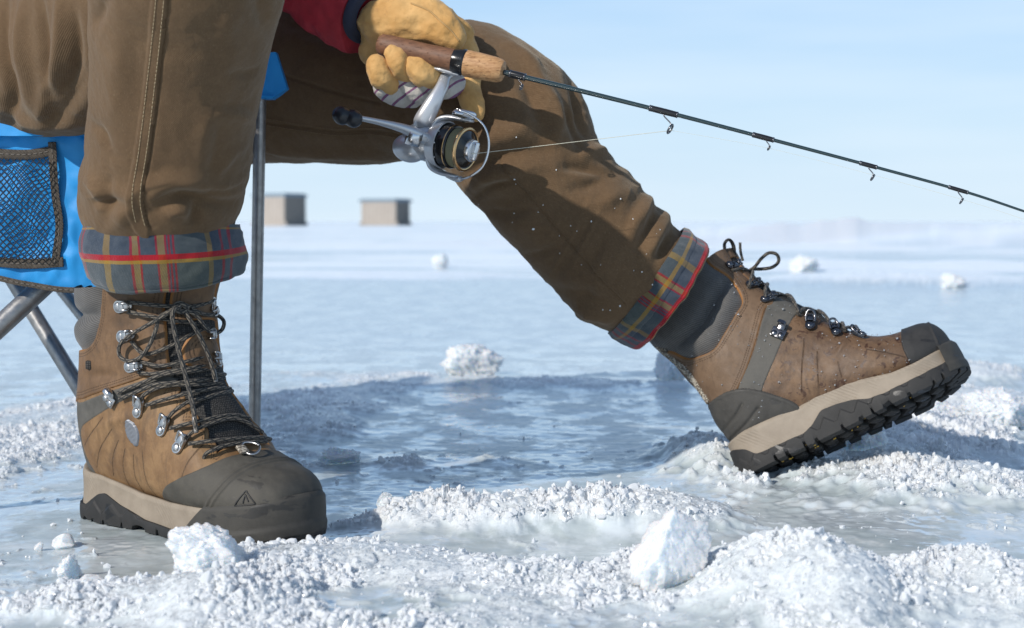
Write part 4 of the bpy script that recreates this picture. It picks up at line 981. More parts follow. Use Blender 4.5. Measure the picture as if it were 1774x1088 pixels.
        for r_i in range(len(g)):
            z = np.clip((g[r_i, :, 2].mean()-.004)/.035, 0, 1); cutn = z*spec['diag']*nI
            tq = np.linspace(cutn, nI-1-cutn, nI)
            for k in range(3): out[r_i, :, k] = np.interp(tq, base_t, g[r_i, :, k])
        b.add('toe_bumper', b.deform(out).reshape(-1, 3), grid_faces(len(out), nI, wrapm=False), RUB_BUMP.m)
RUB_BUMP = rubber('dark_bumper_rubber', (.048, .0445, .038), .5)
YEL = simple('yellow_rubber_fleck', (.62, .38, .05), .6)
BADGE = simple('grey_badge', (.17, .18, .20), .45, .3)
OUT = [(0, 0), (.006, -.022), (.024, -.037), (.06, -.0425), (.11, -.0425), (.16, -.0475), (.205, -.0555), (.245, -.0565), (.28, -.0475), (.303, -.030), (.3145, -.004), (.311, .020), (.292, .041), (.255, .052), (.21, .0510), (.165, .045), (.12, .0415), (.065, .041), (.026, .037), (.006, .022)]
SPEC_N = dict(seed=3, gap=(.034, .0305), throat_x=.226, scal=.17, tab=.004, lea=LEA_N, lea_s=LEA_NS, pitch=.030, lug=.84, slot=.0055,
    pad=[(-.04, .30), (.040, .30), (.060, .262), (.062, .235), (.059, .205), (.050, .184), (.020, .172), (-.04, .168)],
    quilt=[[(-.02, .212), (.012, .207), (.062, .216)]],
    strap=[(.150, .172), (.128, .160), (.098, .146), (.062, .132), (.03, .122), (-.02, .118), (-.02, .04), (.030, .040), (.044, .050), (.030, .075), (.030, .093), (.058, .108), (.098, .128), (.142, .150), (.165, .160)],
    shaft=[(.19, .30), (.152, .178), (.128, .162), (.098, .148), (.062, .134), (.03, .124), (-.03, .120), (-.05, .30)],
    cap=[(.148, .020), (.158, .040), (.172, .0515), (.196, .061), (.220, .071), (.244, .085), (.250, .100), (.34, .105), (.34, .0), (.20, .0)],
    cap_lines=[[(.222, .030), (.236, .040), (.250, .056), (.262, .074), (.268, .090)], [(.228, .030), (.242, .040), (.256, .056), (.267, .072), (.273, .088)]],
    heel=[(-.03, .02), (-.03, .060), (.006, .062), (.02, .045), (.03, .03)], heel_lines=[[(-.02, 0), (-.01, 0)]],
    grooves=[[(.034, .078), (.060, .098), (.076, .112)], [(.052, .058), (.068, .080), (.090, .101)], [(.078, .052), (.086, .072), (.098, .090)], [(.098, .044), (.101, .064), (.108, .082)], [(.119, .036), (.119, .058), (.122, .078)], [(.141, .032), (.138, .060), (.137, .082)],
             [(.202, .060), (.207, .074), (.213, .088), (.216, .10)]],
    wrinkles=[(.09, .140, .030, .004, .25), (.07, .155, .02, -.003, .2), (.10, .112, .02, .002, .3)],
    tong=(.170, .212, .222), emblem=(.279, .046, .0062), badge=(.122, .100, .0155, .50),
    ztop=[(-.01, .058), (.03, .050), (.055, .049), (.085, .044), (.12, .037), (.17, .034), (.24, .036), (.27, .038), (.32, .040)], zmid=[(-.01, .022), (.018, .016), (.030, .016), (.055, .030), (.066, .032), (.09, .022), (.13, .012), (.18, .009), (.33, .010)],
    bumper=(.195, .04), bump_up=.004, diag=.13)
RUB_CAP_F = rubber('dark_toe_rubber', (.030, .029, .028), .5)
SPEC_F = dict(capmat=RUB_CAP_F, seed=8, gap=(.019, .0225), throat_x=.222, scal=.21, tab=.0022, lea=LEA_F, lea_s=LEA_FS, pitch=.024, lug=.78, slot=.0070,
    pad=[(-.04, .30), (.106, .30), (.110, .250), (.120, .221), (.117, .188), (.100, .177), (.075, .166), (.051, .158), (.032, .163), (.016, .174), (.0, .20), (-.03, .215)],
    quilt=[[(-.02, .203), (.007, .195), (.030, .191), (.054, .191), (.070, .196), (.085, .203), (.114, .217)]],
    strap=[(.150, .172), (.128, .160), (.090, .130), (.045, .095), (.045, .07), (.072, .07), (.074, .082), (.11, .112), (.150, .141), (.172, .150)],
    shaft=[(.19, .30), (.152, .178), (.130, .162), (.092, .132), (.047, .097), (.02, .085), (-.04, .085), (-.05, .30)],
    cap=[(.253, .0), (.2535, .03), (.254, .055), (.262, .078), (.268, .10), (.34, .105), (.34, .0)],
    cap_lines=[[(.293, .03), (.294, .05), (.296, .075)]],
    heel=[(-.03, .02), (-.03, .104), (.006, .103), (.035, .101), (.060, .092), (.085, .073), (.108, .048), (.10, .02)], heel_lines=[[(-.012, .068), (.010, .066), (.030, .070), (.044, .078)], [(-.012, .056), (.010, .053), (.034, .056), (.060, .066)]],
    grooves=[[(.118, .060), (.133, .088), (.150, .116)], [(.140, .056), (.150, .078), (.158, .096)], [(.172, .055), (.176, .073)], [(.252, .044), (.232, .060), (.214, .072)]],
    wrinkles=[(.115, .150, .02, .002, .6), (.19, .09, .012, .002, .6)],
    tong=(.196, .238, .250),
    ztop=[(-.01, .046), (.03, .050), (.07, .049), (.106, .047), (.125, .050), (.145, .0545), (.165, .052), (.19, .043), (.228, .034), (.26, .033), (.32, .036)], zmid=[(-.01, .036), (.008, .036), (.022, .030), (.034, .017), (.06, .016), (.10, .0155), (.112, .020), (.130, .0315), (.15, .030), (.171, .026), (.19, .018), (.21, .0155), (.33, .018)],
    bumper=(.290, .04), bump_up=.006, diag=.02, flecks=True)
BN = Boot((-.4431, 1.7225, -.001), -.665, .0, .0, -.13, 1.0, -1, 'winter_boot', 'tan boot planted flat on the ice, laces tied in a bow', .010, 1.0, .013)
make_boot(BN, SPEC_N)
BF = Boot((.2784, 1.9166, -.0035), -.1775, .462, -.347, .20, .9985, -1, 'winter_boot', 'dark brown wet boot resting on its heel with the toe raised', .005, .926)
make_boot(BF, SPEC_F)

rngd = np.random.default_rng(21); mb = MB(); sv, sf = ICO[2]
for _ in range(230):                                             # melt-water drops on the raised boot
    i, j = rngd.integers(60, 340), rngd.integers(0, BF.nt//2)
    r = rngd.choice([.0005, .0008, .0012, .0017], p=[.5, .3, .14, .06]); p = BF.p[i, j]+BF.n[i, j]*(.0048+.0035*(BF.Z[i, j] > .17))
    mb.add(p+sv*r*[1, 1, .7], sf)
WATER = simple('water_drop', (.80, .82, .84), .03, 0, Transmission_Weight=.75, IOR=1.33)
o = BF.build(mb, 'water_drops', WATER.m); o['kind'] = 'stuff'
# ------------------------------------------------------------------ laces, hooks and loops
def boot_bvh(b):
    w = np.asarray(b.p+b.n*.003)@b.Rm.T+b.pos
    return BVHTree.FromPolygons([tuple(q) for q in w.reshape(-1, 3)], b.faces.tolist())
def lace_line(bv, pts, off, n=60, trim=True):
    """pixel polyline laid on a surface and lifted towards the viewer's side by off (number or list)"""
    L_ = catmull(pts, n) if len(pts) > 2 else resample(pts, n); of = np.interp(np.linspace(0, 1, n), np.linspace(0, 1, len(pts)), off if np.ndim(off) else [off]*len(pts))
    out = []; dl = None
    ds = []
    for (x, y) in L_:
        h = hit(bv, x, y); ds.append(h[0][1] if h is not None else np.nan)
    ds = np.array(ds); ok = ~np.isnan(ds)
    if not ok.any(): return None
    L_ = np.asarray(L_); i0, i1 = (np.where(ok)[0][0], np.where(ok)[0][-1]+1) if trim else (0, n)
    ds = np.interp(np.arange(n), np.where(ok)[0], ds[ok])[i0:i1]; L_ = L_[i0:i1]; of = of[i0:i1].copy(); n = i1-i0
    if n < 8: return None
    if i1 < len(ok): of[-6:] *= np.linspace(1, .1, 6)
    k = np.ones(5)/5
    ds = np.convolve(np.concatenate([ds[:1]]*2+[ds]+[ds[-1:]]*2), k, 'valid')
    return np.array([P(x, y, d-o) for (x, y), d, o in zip(L_, ds, of)])
def smooth3(p, k=2):
    for _ in range(k):
        q = p.copy(); q[1:-1] = (p[:-2]+2*p[1:-1]+p[2:])/4; p = q
    return p
def hook(b, bv, px, py, toward, size=1.0, kind='hook', mat=None, lift=.002):
    h = hit(bv, px, py)
    if h is None: return
    p, n = h; t = P(toward[0], toward[1], p[1])-p; M = frame_z(p+n*lift, n, t)
    mb = MB(); s = size; v, f = ICO[4]
    # plate: flattened pill, riveted at one end, folded into a hook at the other
    a = np.linspace(0, 2*np.pi, 40, endpoint=False); L0 = .0095*s; r = .0052*s
    ox = np.where(np.cos(a) > 0, L0-.001, 0)+np.cos(a)*r; oy = np.sin(a)*r*np.where(np.cos(a) > 0, .80, 1)
    rows = [np.stack([ox*k, oy*k, 0*a+z], -1) for k, z in ((1.0, -.0015), (1.02, .0003), (.96, .0011), (.5, .0013), (.02, .0013))]
    mb.add(xf(M, np.concatenate(rows)), grid_faces(5, 40))
    dome = lathe([(.0037*s, .0008), (.0036*s, .0018), (.0029*s, .0027), (.0016*s, .0032), (.0001, .0033)], 28); mb.add(xf(M, dome[0]), dome[1])
    if kind == 'hook':
        for sy in (-1, 1):
            q = np.array([(.005, .0030*sy, .0012), (.0085, .0031*sy, .0026), (.0128, .0030*sy, .0040), (.0140, .0028*sy, .0062), (.0122, .0026*sy, .0078), (.0085, .0025*sy, .0076)])*s
            mb.tube(xf(M, catmull(q, 24)), .00105*s, 10)
        mb.box(xf(M, np.array([[.0098*s, 0, .0078*s]]))[0], .0050*s, .0062*s, .0012*s, M=M, bev=.0004)
    else:
        q = np.array([(.004, .0042, .0015), (.0095, .0046, .0035), (.0138, .0030, .0062), (.0146, 0, .0072), (.0138, -.0030, .0062), (.0095, -.0046, .0035), (.004, -.0042, .0015)])*s
        mb.tube(xf(M, catmull(q, 40)), .00125*s, 10)
        mb.box(xf(M, np.array([[.0085*s, 0, .0026*s]]))[0], .0075*s, .0058*s, .0012*s, M=M, bev=.0004)
    T = np.eye(4); T[:3, 3] = -PM
    return mb.build('lace_hook' if kind == 'hook' else 'lace_eyelet', (mat or STEEL).m, b.root, M=T, auto=50)
LR = .00205
def lace(b, pts, name='lace', r=LR, up=None, wob=True):
    if pts is None: return
    mb = MB(); p = smooth3(np.asarray(pts), 3); p = resample(p, max(30, int(np.linalg.norm(np.diff(p, axis=0), axis=1).sum()/.0016)))
    mb.tube(p, r, 12); T = np.eye(4); T[:3, 3] = -PM
    return mb.build(name, LACE.m, b.root, M=T)
bvN = boot_bvh(BN); bvB = boot_bvh(BF)
for a in [(208, 531, (240, 528), 1.25, 'hook'), (213, 583, (245, 578), 1.25, 'hook'), (226, 635, (260, 632), 1.2, 'hook'), (240, 714, (250, 690), 1.15, 'eyelet'), (281, 746, (294, 726), 1.15, 'eyelet'), (309, 776, (324, 758), 1.15, 'eyelet')]:
    hook(BN, bvN, a[0], a[1], a[2], a[3], a[4])
def plate_hook(b, bv, px, py, toward, s, mat):
    h = hit(bv, px, py)
    if h is None: return
    p, n = h; t = P(toward[0], toward[1], p[1])-p; M = frame_z(p+n*.003, n, t); mb = MB()
    mb.box(xf(M, np.array([[.002*s, 0, .0004]]))[0], .011*s, .015*s, .0016, M=M, bev=.0007)
    for sy in (-1, 1):
        dm = lathe([(.0034*s, .0008), (.0033*s, .0018), (.0024*s, .0027), (.0001, .0030)], 24); mb.add(xf(M, dm[0]+[0, .0037*sy*s, 0]), dm[1])
    q = np.array([(.006, 0, .001), (.0105, 0, .002), (.0135, 0, .0045), (.013, 0, .0078), (.010, 0, .009)])*s
    mb.tube(xf(M, catmull(q, 24)), .0042*s, 12, flat=.28, up=M[:3, 2])
    T = np.eye(4); T[:3, 3] = -PM
    return mb.build('lace_lock_hook', mat.m, b.root, M=T, auto=50)
plate_hook(BN, bvN, 192, 694, (215, 672), 1.1, STEEL)
# medial hooks that peep round the shin side of the near boot
for (px, py, to) in ((366, 524, (345, 528)), (367, 578, (345, 580)), (376, 627, (355, 630))):
    hook(BN, bvN, px, py, to, 1.15, 'eyelet' if py > 640 else 'hook')
NEAR_STRANDS = [
    ([(222, 524), (245, 526), (270, 529), (302, 531)], [.006, .009, .010, .012]), ([(222, 540), (240, 544), (265, 549), (300, 555), (345, 561)], [.006, .008, .009, .008, .004]), ([(316, 532), (335, 531), (352, 527), (372, 520)], [.012, .010, .008, .007]),
    ([(228, 592), (250, 613), (290, 602), (337, 577), (362, 566)], [.006, .008, .009, .008, .004]), ([(238, 624), (255, 630), (275, 634), (305, 630), (345, 621), (374, 612)], [.007, .008, .008, .007, .006, .005]),
    ([(240, 645), (262, 648), (290, 644), (330, 638), (374, 630)], [.006, .008, .007, .006, .006]), ([(205, 681), (222, 673), (240, 667), (275, 651), (310, 645), (345, 642), (378, 634)], [.007, .007, .008, .008, .006, .006, .006]),
    ([(207, 691), (235, 680), (268, 666), (300, 664), (350, 659), (398, 656), (422, 668)], [.006, .008, .009, .008, .007, .006, .005]), ([(244, 694), (250, 684), (270, 673), (300, 667), (345, 667), (385, 664)], [.006, .007, .008, .006, .006, .005]),
    ([(253, 702), (275, 695), (300, 688), (340, 678), (390, 672), (424, 684)], [.006, .008, .008, .008, .007, .005]), ([(286, 731), (300, 714), (325, 697), (352, 690), (388, 680), (412, 676)], [.006, .008, .008, .006, .006, .005]),
    ([(295, 742), (330, 733), (370, 724), (404, 719), (432, 724)], [.006, .009, .009, .007, .005]), ([(321, 760), (337, 746), (368, 732), (403, 725), (430, 733), (455, 749)], [.006, .008, .007, .007, .006, .005]),
    ([(327, 769), (365, 764), (412, 760), (455, 758), (476, 763)], [.006, .008, .008, .007, .005]), ([(353, 795), (357, 786), (368, 780), (390, 772), (430, 766), (462, 765)], [-.002, .005, .007, .006, .006, .004]),
    ([(355, 650), (385, 648), (410, 655), (424, 676)], [.004, .006, .006, .004])]
for pts, off in NEAR_STRANDS: lace(BN, lace_line(bvN, pts, off))
o = lace(BN, lace_line(bvN, [(312, 533), (296, 540), (262, 560), (226, 580), (208, 597), (207, 616), (222, 626), (242, 620), (258, 600), (270, 572), (276, 550), (300, 536)], [.016, .016, .017, .016, .014, .013, .012, .012, .013, .014, .014, .015], 90)); o['label'] = 'long left bow loop'
o = lace(BN, lace_line(bvN, [(315, 536), (340, 546), (356, 568), (370, 577), (384, 572), (388, 557), (376, 546), (356, 545), (330, 536)], [.014, .016, .016, .014, .012, .012, .012, .013, .014], 80, False)); o['label'] = 'short right bow loop'
o = lace(BN, lace_line(bvN, [(312, 531), (301, 536), (299, 555), (308, 600), (321, 650), (334, 705), (340, 748)], [.017, .020, .020, .018, .020, .018, .014], 90), 'lace_end', .0023)
o = lace(BN, lace_line(bvN, [(318, 537), (330, 555), (346, 582), (363, 620), (373, 658)], [.014, .017, .018, .018, .016], 60), 'lace_end', .0021)
for (pa, pb) in (((336, 722), (340, 750)), ((370, 640), (374, 662))):
    q = lace_line(bvN, [pa, pb], [.0165, .0135], 12); mb = MB()
    if q is None: continue
    mb.tube(q, .0022, 10); T = np.eye(4); T[:3, 3] = -PM
    mb.build('lace_tip', simple('clear_aglet', (.16, .15, .14), .25).m, BN.root, M=T)
q = lace_line(bvN, [(300, 533), (308, 526), (318, 528), (324, 535), (316, 540), (306, 538), (304, 530), (314, 527), (326, 532)], [.013, .016, .017, .015, .014, .016, .017, .016, .012], 60); lace(BN, q, 'lace_knot', .0026)
# toe D-ring
h = hit(bvN, 428, 786)
if h is not None:
    M = frame_z(h[0]+h[1]*.004, h[1], P(440, 770, h[0][1])-h[0]); a = np.linspace(0, 2*np.pi, 48); mb = MB()
    mb.tube(xf(M, np.stack([.0080*np.cos(a)+.003, .0105*np.sin(a)*(1-.30*np.cos(a)), .0025+.002*np.cos(a)], -1)), .0013, 10); T = np.eye(4); T[:3, 3] = -PM
    mb.build('toe_ring', STEEL.m, BN.root, M=T)
    mb = MB(); mb.box(xf(M, np.array([[-.006, 0, .001]]))[0], .010, .013, .004, M=M, bev=.0015); mb.build('ring_webbing', WEB.m, BN.root, M=T)
# pull tab at the back of the near boot
h = hit(bvN, 163, 632)
if h is not None:
    mb = MB(); mb.box(P(155, 632, h[0][1]+.004), .007, .008, .009, bev=.0015); T = np.eye(4); T[:3, 3] = -PM; mb.build('pull_tab', TEXT.m, BN.root, M=T)
# far boot
for a in [(1262, 461, (1285, 452), 1.0, 'hook'), (1297, 495, (1318, 485), 1.0, 'hook'), (1324, 521, (1345, 512), 1.0, 'hook'), (1403, 566, (1404, 545), 1.15, 'eyelet'), (1448, 578, (1446, 558), 1.1, 'eyelet'), (1493, 583, (1488, 566), 1.0, 'eyelet')]:
    hook(BF, bvB, a[0], a[1], a[2], a[3], a[4], GUN, .003)
plate_hook(BF, bvB, 1347, 581, (1358, 555), 1.15, GUN)
bw = lambda p: np.asarray(p)@BF.Rm.T+BF.pos
rows = [BF.ring_at(tx=.212), BF.ring_at(tx=.199), BF.ring_at(tx=.186), BF.ring_at(tx=.165), BF.ring_at(tz=.185), BF.ring_at(tz=.207), BF.ring_at(tz=.234)]
for k in range(len(rows)-1):
    for sg in (-1, 1):
        pts = []
        for u in np.linspace(-1, 1, 9):
            i = int(round(rows[k]+(rows[k+1]-rows[k])*(u+1)/2)); pts.append(BF.sp(i, sg*u*.034, .0105+(.0015*sg)-.004*abs(u))[0])
        lace(BF, catmull(bw(pts), 50))
dF0 = BF.sp(rows[6], -.004, .012)[0]; dd = float(bw(dF0)[1])
lace(BF, np.array([P(x, y, dd-o_) for x, y, o_ in catmull([(1296, 470, .0), (1308, 462, .006), (1318, 449, .010), (1332, 438, .012), (1346, 441, .010), (1349, 453, .006), (1338, 463, .002), (1320, 466, .0), (1304, 466, 0)], 70)]), r=.0021)['label'] = 'bow loop standing off the ankle'
lace(BF, np.array([P(x, y, dd) for x, y in catmull([(1282, 420), (1283, 436), (1287, 452)], 20)]), 'lace_end', .0017)
mb = MB(); mb.tube(np.array([P(x, y, dd-o_) for x, y, o_ in catmull([(1272, 448, 0), (1259, 440, .004), (1255, 424, .006), (1262, 415, .003), (1270, 424, -.002), (1273, 446, -.003)], 40)]), .0028, 10, flat=.6); T = np.eye(4); T[:3, 3] = -PM
mb.build('tongue_pull_loop', TEXT.m, BF.root, M=T)
dback = float(bw(BF.p[-20, 0])[1])-.012
mb = MB(); q = lace_line(bvB, [(1134, 586), (1142, 602), (1164, 621), (1188, 643), (1208, 668), (1228, 697)], .0035, 60, False)
mb.tube(smooth3(q, 6), .0046, 14, flat=.6); mb.build('heel_pull_strip', WEB.m, BF.root, M=T)
# ------------------------------------------------------------------ gloved hand
LEATHG = Mat('yellow_glove_leather')
def _gl(m):
    co = m.coord('Object'); n = m.noise(co, 40, 5, .6); n2 = m.noise(co, 18, 4, .6); n3 = m.noise(co, 500, 3, .6)
    c = m.mix(m.rng(n2, .35, .65), (.46, .25, .078), (.62, .375, .145)); c = m.mix(m.rng(n, .52, .75, 0, .5), c, (.34, .17, .045))
    c = m.mix(m.rng(m.noise(co, 130, 3), .62, .72, 0, .35), c, (.28, .15, .06))
    m.set('Base Color', c); m.set('Roughness', .72); m.set('Specular IOR Level', .3); m.set('Sheen Weight', .1)
    m.set('Normal', m.bump(n3, .3, .0008, m.bump(n, .75, .004)))
_gl(LEATHG)
STRIPE = Mat('striped_glove_cotton')
def _stp(m):
    co = m.coord('Object'); x = m.sep(m.map(co, (1, 1, 1), rot=(0, -.95, 0)))[0]
    f = m.math('FRACT', m.math('ADD', m.math('MULTIPLY', x, 92), m.rng(m.noise(co, 40, 2), 0, 1, -.12, .12)))
    c = m.ramp(f, [(0, (.50, .47, .43)), (.62, (.15, .05, .16)), (.70, (.30, .06, .08)), (.74, (.13, .05, .17)), (.84, (.50, .47, .43))], 'CONSTANT')
    c = m.mix(m.rng(m.noise(co, 300, 3), .3, .8, 0, .3), c, (.30, .28, .26)); m.set('Base Color', c); m.set('Roughness', .9)
    m.set('Normal', m.bump(m.noise(co, 450, 3), .6, .0012))
_stp(STRIPE)
def blob_chain(chains, voxel=.0016, wr=.0012, seed=1, smooth_it=6):
    """fuses tapered rounded limbs, each a list of (px, py, depth, radius px), into one skin"""
    bmv = MB(); sv, sf = ICO[2]; sv4, sf4 = ICO[4]
    for ch in chains:
        p = np.array([P(*c[:3]) for c in ch]); r = np.array([c[3]*c[2]/FPX for c in ch])
        n = max(12, int(np.linalg.norm(np.diff(p, axis=0), axis=1).sum()/.0022))
        q = catmull(p, n); rr = catmull(r[:, None], n)[:, 0]
        for a, b in zip(q, rr): bmv.add(sv*1.02*b+a, sf)
    v = np.concatenate(bmv.v); me = bpy.data.meshes.new('t'); fs = np.concatenate(bmv.f[3]); me.from_pydata(v.tolist(), [], fs.tolist())
    ob = bpy.data.objects.new('t', me); COL.objects.link(ob)
    md = ob.modifiers.new('r', 'REMESH'); md.mode = 'VOXEL'; md.voxel_size = voxel
    sm_ = ob.modifiers.new('s', 'SMOOTH'); sm_.factor = .6; sm_.iterations = smooth_it
    dg = bpy.context.evaluated_depsgraph_get(); ev = ob.evaluated_get(dg); m2 = ev.to_mesh()
    V = np.empty(len(m2.vertices)*3, np.float32); m2.vertices.foreach_get('co', V); V = V.reshape(-1, 3).astype(float)
    N = np.empty(len(m2.vertices)*3, np.float32); m2.vertices.foreach_get('normal', N); N = N.reshape(-1, 3)
    F = [list(pl.vertices) for pl in m2.polygons]; ev.to_mesh_clear(); bpy.data.objects.remove(ob); bpy.data.meshes.remove(me)
    d = wr*(fbm(V[:, 0]*60, V[:, 1]*60, V[:, 2]*60, o=3, seed=seed)*1.6+1.2*(.5-np.abs(fbm(V[:, 0]*35, V[:, 1]*35, V[:, 2]*35, o=2, seed=seed+4))*2))
    V = V+N*d[:, None]; q4 = np.array([f for f in F if len(f) == 4]); q3 = np.array([f for f in F if len(f) == 3])
    return V, [a for a in (q4, q3) if len(a)]
HD = 1.86
v, f = blob_chain([[(652, 40, HD+.015, 34), (668, 62, HD+.015, 42), (690, 78, HD+.02, 34)], [(660, 40, HD, 40), (700, 34, HD-.005, 45), (738, 36, HD-.012, 41), (766, 50, HD-.022, 33), (783, 66, HD-.028, 23)],
                   [(690, 50, HD+.02, 48), (750, 48, HD+.025, 44), (795, 62, HD+.028, 28)], [(640, 85, HD+.01, 20), (652, 96, HD+.012, 17)], [(785, 60, HD+.03, 26), (806, 88, HD+.03, 24), (812, 120, HD+.026, 22), (812, 150, HD+.018, 22), (818, 175, HD+.010, 20), (825, 197, HD+.004, 15)],
                   [(640, 95, HD+.02, 18), (690, 130, HD+.035, 24), (760, 130, HD+.035, 26), (800, 110, HD+.03, 22)]], .0016, .0015, 3, 5)
GLOVE = pmesh('work_glove', v, f, LEATHG.m); GLOVE['label'] = 'yellow leather work glove gripping the cork rod handle'
def gpart(name, chains, mat, seed, **k):
    v, f = blob_chain(chains, .0013, .0016, seed, **k); return pmesh(name, v, f, mat.m, GLOVE)
gpart('finger_back', [[(668, 150, HD-.018, 20), (690, 165, HD-.008, 19), (715, 168, HD+.01, 20)], [(702, 138, HD-.020, 18), (722, 158, HD-.014, 21), (745, 165, HD+.005, 22)], [(742, 140, HD-.022, 22), (765, 150, HD-.014, 21), (790, 150, HD+.01, 20)]], STRIPE, 5)
gpart('glove_finger', [[(672, 146, HD-.024, 20.5), (660, 128, HD-.034, 23), (654, 115, HD-.036, 20.5)]], LEATHG, 6)
gpart('glove_finger', [[(701, 124, HD-.026, 19.5), (690, 108, HD-.038, 21), (682, 95, HD-.038, 19)]], LEATHG, 7)
gpart('glove_finger', [[(741, 133, HD-.028, 25), (728, 121, HD-.036, 25.5), (716, 114, HD-.034, 20)]], LEATHG, 8)
# thumb seam
bvG = BVHTree.FromPolygons([tuple(q) for q in v], [list(map(int, q)) for a in f for q in a]); bvG = None
def seam_on(obj, line, r, mat, name):
    me = obj.data; bv = BVHTree.FromPolygons([tuple(np.array(q.co)+PM) for q in me.vertices], [list(p.vertices) for p in me.polygons])
    q = [a[0]+a[1]*r*.2 for a in on_surface(bv, line, 40)]
    if len(q) > 4: mb = MB(); mb.tube(smooth3(np.array(q)), r, 8); pbuild(mb, name, mat, GLOVE)
GSEAM = simple('glove_seam', (.40, .24, .09), .8).m
seam_on(GLOVE, [(712, 6), (742, 18), (762, 36), (780, 52), (796, 72)], .0011, GSEAM, 'thumb_seam')
# dark knit band between sleeve and glove
mb = MB(); a = np.linspace(0, 2*np.pi, 60); cA = P(641, 22, HD+.01); ax_ = P(690, 48, HD)-P(600, -5, 1.905); M = frame_z(cA, ax_)
for k in range(1):
    ring = np.stack([.0365*np.cos(a[:-1]), .0365*np.sin(a[:-1]), 0*a[:-1]], -1); rows = np.concatenate([ring*s_+[0, 0, z] for s_, z in ((.80, -.007), (1.0, -.006), (1.04, -.003), (1.04, .002), (.96, .005), (.70, .005))]); mb.add(xf(M, rows), grid_faces(6, 59))
pbuild(mb, 'knit_cuff_band', simple('navy_knit', (.022, .026, .045), .9).m, JACKET)
# ------------------------------------------------------------------ fishing rod with its reel
ROD = empty('fishing_rod', P(770, 98, 1.83)); RM = np.array(ROD.location)
tag(ROD, 'dark green ice fishing rod with cork handle and silver reel in the gloved hand', 'fishing rod')
TR = np.eye(4); TR[:3, 3] = -RM
def rbuild(mb, name, mat, parent=None, **k): return mb.build(name, mat.m if isinstance(mat, Mat) else mat, parent or ROD, M=TR, **k)
CORK = Mat('cork'); 
def _cork(m, a, b_, d):
    co = m.coord('Object'); n = m.noise(m.map(co, (1, 1, 3.2), rot=(0, .2, 0)), 90, 5, .7); n2 = m.noise(m.map(co, (1.2, 1.2, 6), rot=(0, .22, 0)), 130, 3, .6)
    c = m.mix(m.rng(n, .35, .65), a, b_); p = m.rng(n2, .62, .70); c = m.mix(m.math('MULTIPLY', p, .85), c, d)
    m.set('Base Color', c); m.set('Roughness', .6); m.set('Normal', m.bump(m.math('SUBTRACT', 1, p), .6, .001))
_cork(CORK, (.30, .145, .055), (.52, .30, .14), (.075, .032, .014))
BURL = Mat('dark_burl_cork'); _cork(BURL, (.12, .055, .030), (.20, .095, .050), (.035, .016, .010))
BLACKP = simple('gloss_black', (.012, .012, .013), .18); SILV = Mat('silver_reel_metal'); SILV.set('Base Color', (.62, .62, .63)); SILV.set('Metallic', 1.0); SILV.set('Roughness', .26); SILV.set('Normal', SILV.bump(SILV.noise(SILV.coord('Object'), 250, 3), .12, .0004))
SILVP = simple('silver_reel_paint', (.50, .51, .53), .30, .55); GOLD = simple('gold_lip', (.62, .40, .20), .25, 1.0)
HA, HB = P(657, 76, 1.835), P(873, 124, 1.80); hx = (HB-HA)/np.linalg.norm(HB-HA); hl = np.linalg.norm(HB-HA)
MH = frame_z(HA, hx)
def hl_(prof, name, mat):
    v, f = lathe(prof, 56); mb = MB(); mb.add(xf(MH, v), f); return rbuild(mb, name, mat, auto=40)
g = lambda f_: hl*f_
hl_([(.0001, -.001), (.009, -.0005), (.0118, .003), (.0125, .012), (.0122, g(.2)), (.0118, g(.38)), (.0122, g(.5)), (.0128, g(.60)), (.0126, g(.615)), (.0001, g(.615))], 'rear_grip', BURL)
hl_([(.006, g(.60)), (.0136, g(.602)), (.0142, g(.62)), (.0142, g(.665)), (.0150, g(.668)), (.0150, g(.685)), (.0142, g(.69)), (.0140, g(.70)), (.006, g(.70))], 'reel_seat', BLACKP)
hl_([(.006, g(.697)), (.0146, g(.70)), (.0149, g(.72)), (.0148, g(.80)), (.0140, g(.93)), (.0132, g(.965)), (.0112, g(.992)), (.0080, g(1.0)), (.003, g(1.0)), (.0001, g(1.0))], 'fore_grip', CORK)
RODPT = [(868, 124, 1.80), (1000, 156, 1.775), (1165, 197, 1.745), (1330, 240, 1.715), (1515, 289, 1.68), (1668, 331, 1.65), (1774, 366, 1.632), (1900, 409, 1.61), (2010, 449, 1.59)]
rc = catmull([P(*a) for a in RODPT], 200); rr_ = np.interp(np.linspace(0, 1, 200), [0, .5, 1], [.0030, .00165, .0008])
ROD_M = Mat('green_graphite'); ROD_M.set('Base Color', (.012, .028, .030)); ROD_M.set('Roughness', .18); ROD_M.set('Coat Weight', .6); ROD_M.set('Coat Roughness', .06)
mb = MB(); mb.tube(rc, rr_, 16); rbuild(mb, 'rod_blank', ROD_M)
def rod_at(px):
    k = np.argmin(np.abs(proj(rc)[:, 0]-px)); return rc[k], (rc[min(k+1, 199)]-rc[max(k-1, 0)]), rr_[k]
